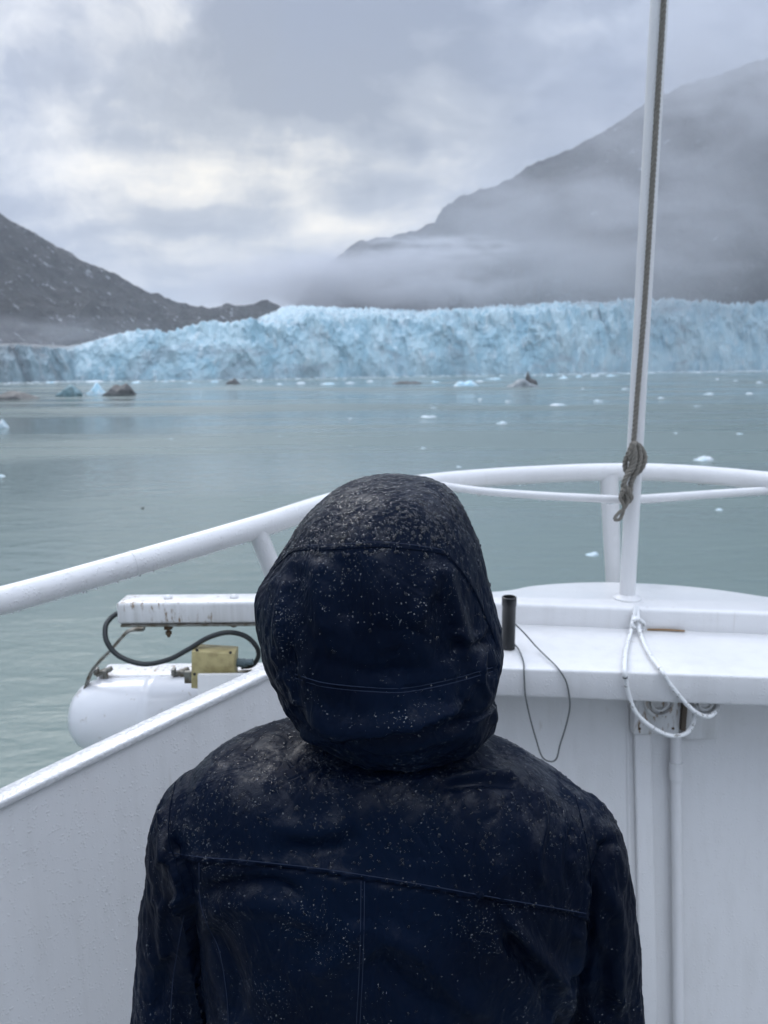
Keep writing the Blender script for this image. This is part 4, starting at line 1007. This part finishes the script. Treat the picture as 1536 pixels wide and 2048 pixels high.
# --- seams: fine cords laid on the cloth
def bvh_of(me_):
    return BVHTree.FromPolygons([tuple(v) for v in getv(me_)], [tuple(p_.vertices) for p_ in me_.polygons])
bj, bh = bvh_of(jk.data), bvh_of(hood.data)
def on(bv, x, y):
    d = Vector(ray(x, y)).normalized(); h = bv.ray_cast(Vector(CAM), d)
    return (None, None) if h[0] is None else (np.array(h[0]), np.array(h[1]))
def seam(name, bv, poly, r, m, parent, lift=.0):
    pts = []
    for x, y, _ in catmull([(a, b, 0) for a, b in poly], 14):
        p, nv = on(bv, x, y)
        if p is not None: pts.append(p + nv * lift)
    pts = np.array(pts)
    for _ in range(2): pts[1:-1] = (pts[:-2] + 2 * pts[1:-1] + pts[2:]) / 4
    mb = MB(); mb.tube(pts, r, 6); return mb.build(name, m, parent)
yoke = [(338, 1713), (400, 1722), (480, 1728), (560, 1736), (640, 1745), (720, 1757), (850, 1778), (1000, 1805), (1100, 1822), (1172, 1835)]
seam('yoke_seam', bj, [(x, y) for x, y in yoke], .0008, SEAM, jk)
seam('stitch_line', bj, [(x, y - 8) for x, y in yoke], .0005, STITCH, jk)
seam('back_seam', bj, [(722, 1762), (721, 1850), (718, 1950), (712, 2060)], .0005, STITCH, jk)
seam('back_seam', bj, [(729, 1763), (728, 1850), (725, 1950), (719, 2060)], .0005, STITCH, jk)
seam('panel_seam', bj, [(398, 1725), (400, 1800), (415, 1850), (438, 1900), (452, 1980), (458, 2060)], .0005, STITCH, jk)
seam('armhole_seam', bj, [(352, 1560), (340, 1620), (338, 1680), (350, 1720), (368, 1790)], .0011, SEAM, jk)
seam('armhole_seam', bj, [(1150, 1590), (1172, 1680), (1182, 1760), (1176, 1840), (1178, 1890)], .0011, SEAM, jk)
seam('sleeve_seam', bj, [(368, 1830), (355, 1900), (345, 1970), (340, 2060)], .0006, STITCH, jk)
hs = [(548, 1138), (565, 1120), (590, 1102), (630, 1100), (680, 1098), (750, 1093), (820, 1098), (885, 1108), (905, 1122), (925, 1145), (950, 1185), (972, 1235), (986, 1270), (994, 1300)]
seam('crown_seam', bh, hs, .0007, SEAM, hood); seam('stitch_line', bh, [(x, y - 9) for x, y in hs[2:8]], .0005, STITCH, hood)
ls = [(590, 1348), (640, 1364), (690, 1371), (740, 1375), (800, 1377), (860, 1368), (920, 1354), (985, 1335)]
seam('stitch_line', bh, ls, .0005, STITCH, hood); seam('stitch_line', bh, [(x, y + 8) for x, y in ls], .0005, STITCH, hood)

# --- rain drops on the jacket: real beads of water
def scatter(me_, count, size, weight, parent, name='rain_drops', lob=.15, flat=.5, elong=.0):
    Vd = getv(me_); Nd = getn(me_); px, py = proj(Vd)
    face_ = -((Vd - CAM) / np.linalg.norm(Vd - CAM, axis=1)[:, None] * Nd).sum(1)
    wgt = weight(px, py, Vd, Nd) * (face_ > -.25); wgt = np.clip(wgt, 0, None); wgt /= wgt.sum()
    ids = rng.choice(len(Vd), count, p=wgt); mb = MB(); VV = []; FF = []; o_ = 0
    for i in ids:
        r = size(); el = 1 + abs(rng.normal()) * elong
        V, F = dome(r, r * flat * random.uniform(.7, 1.2), 7 if r < .0016 else 10, lob if r > .001 else .06, el, random.uniform(0, 6.3))
        jit = rng.normal(size=3) * .0012; jit -= Nd[i] * jit.dot(Nd[i])
        VV.append(V @ frame(Nd[i]) + Vd[i] + jit); FF += [tuple(k + o_ for k in f_) for f_ in F]; o_ += len(V)
    o = meshobj(name, np.concatenate(VV), FF, BEAD if name == 'rain_beads' else WATERDROP, parent); tag(o, kind='stuff'); return o
def patchy(V, s, lo, hi, sd): return sstep(fbm(V * s + sd, 3, .6), lo, hi)
scatter(me, 11000, lambda: min(.0009, .00027 * math.exp(abs(random.gauss(0, .55)))), lambda px, py, V, N: .10 + 1.2 * patchy(V, 14, -.1, .4, 3), jk)
scatter(me, 1800, lambda: random.uniform(.0007, .0020), lambda px, py, V, N: sstep(N[:, 2], .12, .6) + .25 * patchy(V, 12, .15, .4, 9) * (px > 850), jk, 'rain_beads', .18, .45, .25)
scatter(mh, 6000, lambda: min(.0009, .00027 * math.exp(abs(random.gauss(0, .55)))), lambda px, py, V, N: .12 + patchy(V, 16, -.1, .4, 5) + .6 * (N[:, 2] > .3), hood)
scatter(mh, 2200, lambda: random.uniform(.0008, .0026), lambda px, py, V, N: sstep(N[:, 2], .28, .65) * (py < 1110) + .015 * (py < 1300), hood, 'rain_beads', .2, .5, .3)
# drops on the bulwark plating and caps near the camera
bw_me = [o for o in bpy.data.objects if o.name.startswith('plating')][0].data
def plate_drops():
    mb = MB(); VV = []; FF = []; o_ = 0
    pin = offset(inner, .008); low = offset(inner, -.05)
    for i in range(2600):
        k = random.uniform(16, len(inner) - 9); j = int(k); fr = k - j
        a = pin[j] * (1 - fr) + pin[j+1] * fr; b = low[j] * (1 - fr) + low[j+1] * fr; z = zcap(a[1]) - .014
        t_ = random.uniform(.02, .75); p = np.array([*(a * (1 - t_) + b * t_), z * (1 - t_) - .05 * t_])
        dd = pin[j+1] - pin[j]; nv = np.array([dd[1], -dd[0], 0]); nv /= np.linalg.norm(nv)
        r = min(.0024, .0006 * math.exp(abs(random.gauss(0, .6)))); V, F = dome(r, r * .5, 7, .1)
        VV.append(V @ frame(nv) + p - nv * .0002); FF += [tuple(q + o_ for q in f_) for f_ in F]; o_ += len(V)
    o = meshobj('water_drops', np.concatenate(VV), FF, BEAD, bw); tag(o, kind='stuff')
plate_drops()

# ================================================================== AIR
hz = bpy.data.materials.new('haze_air'); hz.use_nodes = True; hz.node_tree.nodes.remove(hz.node_tree.nodes['Principled BSDF'])
pv = hz.node_tree.nodes.new('ShaderNodeVolumePrincipled'); pv.inputs['Color'].default_value = (.88, .92, 1.0, 1); pv.inputs['Density'].default_value = .00021
hz.node_tree.links.new(pv.outputs[0], hz.node_tree.nodes['Material Output'].inputs['Volume'])
mb = MB(); mb.box((0, 6500, 300), (24100, 19100, 700)); hb_ = mb.build('haze', hz, smooth=False)
tag(hb_, kind='stuff')
def mist(px, py, Y, wpx, hpx, dy, dens, sc=(3., 3., 3.), lo=.35, hi=.6, seed=0.):
    c = at(px, py, Y); s = np.linalg.norm(c - CAM) / FPX; dim = (wpx * s / 2, dy / 2, hpx * s / 2)
    m = bpy.data.materials.new('mist_vapour'); m.use_nodes = True; nt = NT(m.node_tree); nt.n.remove(nt.n['Principled BSDF'])
    tcn = nt.new('ShaderNodeTexCoord'); O = tcn.outputs['Object']
    ln = nt.vmath('LENGTH', O, out=1)
    ns = nt.noise(nt.vmath('ADD', nt.mapping(O, sc), (seed, seed * 2, 0)), 1.0, 4, .55, .5)
    d_n = nt.math('MULTIPLY', nt.ramp(ln, .25, .98, 1., 0.), nt.ramp(ns, lo, hi))
    pv_ = nt.new('ShaderNodeVolumePrincipled'); pv_.inputs['Color'].default_value = (.93, .95, 1., 1)
    nt.l.new(nt.math('MULTIPLY', d_n, dens), pv_.inputs['Density']); nt.l.new(pv_.outputs[0], nt.n['Material Output'].inputs['Volume'])
    bm = bmesh.new(); bmesh.ops.create_icosphere(bm, subdivisions=3, radius=1); me_ = bpy.data.meshes.new('mist'); bm.to_mesh(me_); bm.free()
    o = linkmesh('mist', me_, m); o.location = c; o.scale = dim; tag(o, kind='stuff'); return o
mist(60, 668, 620, 620, 90, 100, .006, (4, 2, 2), .3, .6, 1)
mist(720, 572, 1240, 760, 160, 300, .030, (3.5, 2, 2.2), .34, .60, 2)
mist(880, 500, 1200, 520, 70, 200, .022, (3.5, 2, 2.6), .40, .62, 6)
mist(1500, 150, 1120, 1000, 380, 300, .009, (3, 2, 2.5), .36, .6, 3)
mist(1200, 470, 1050, 1100, 420, 250, .009, (3, 2, 3), .3, .6, 4)
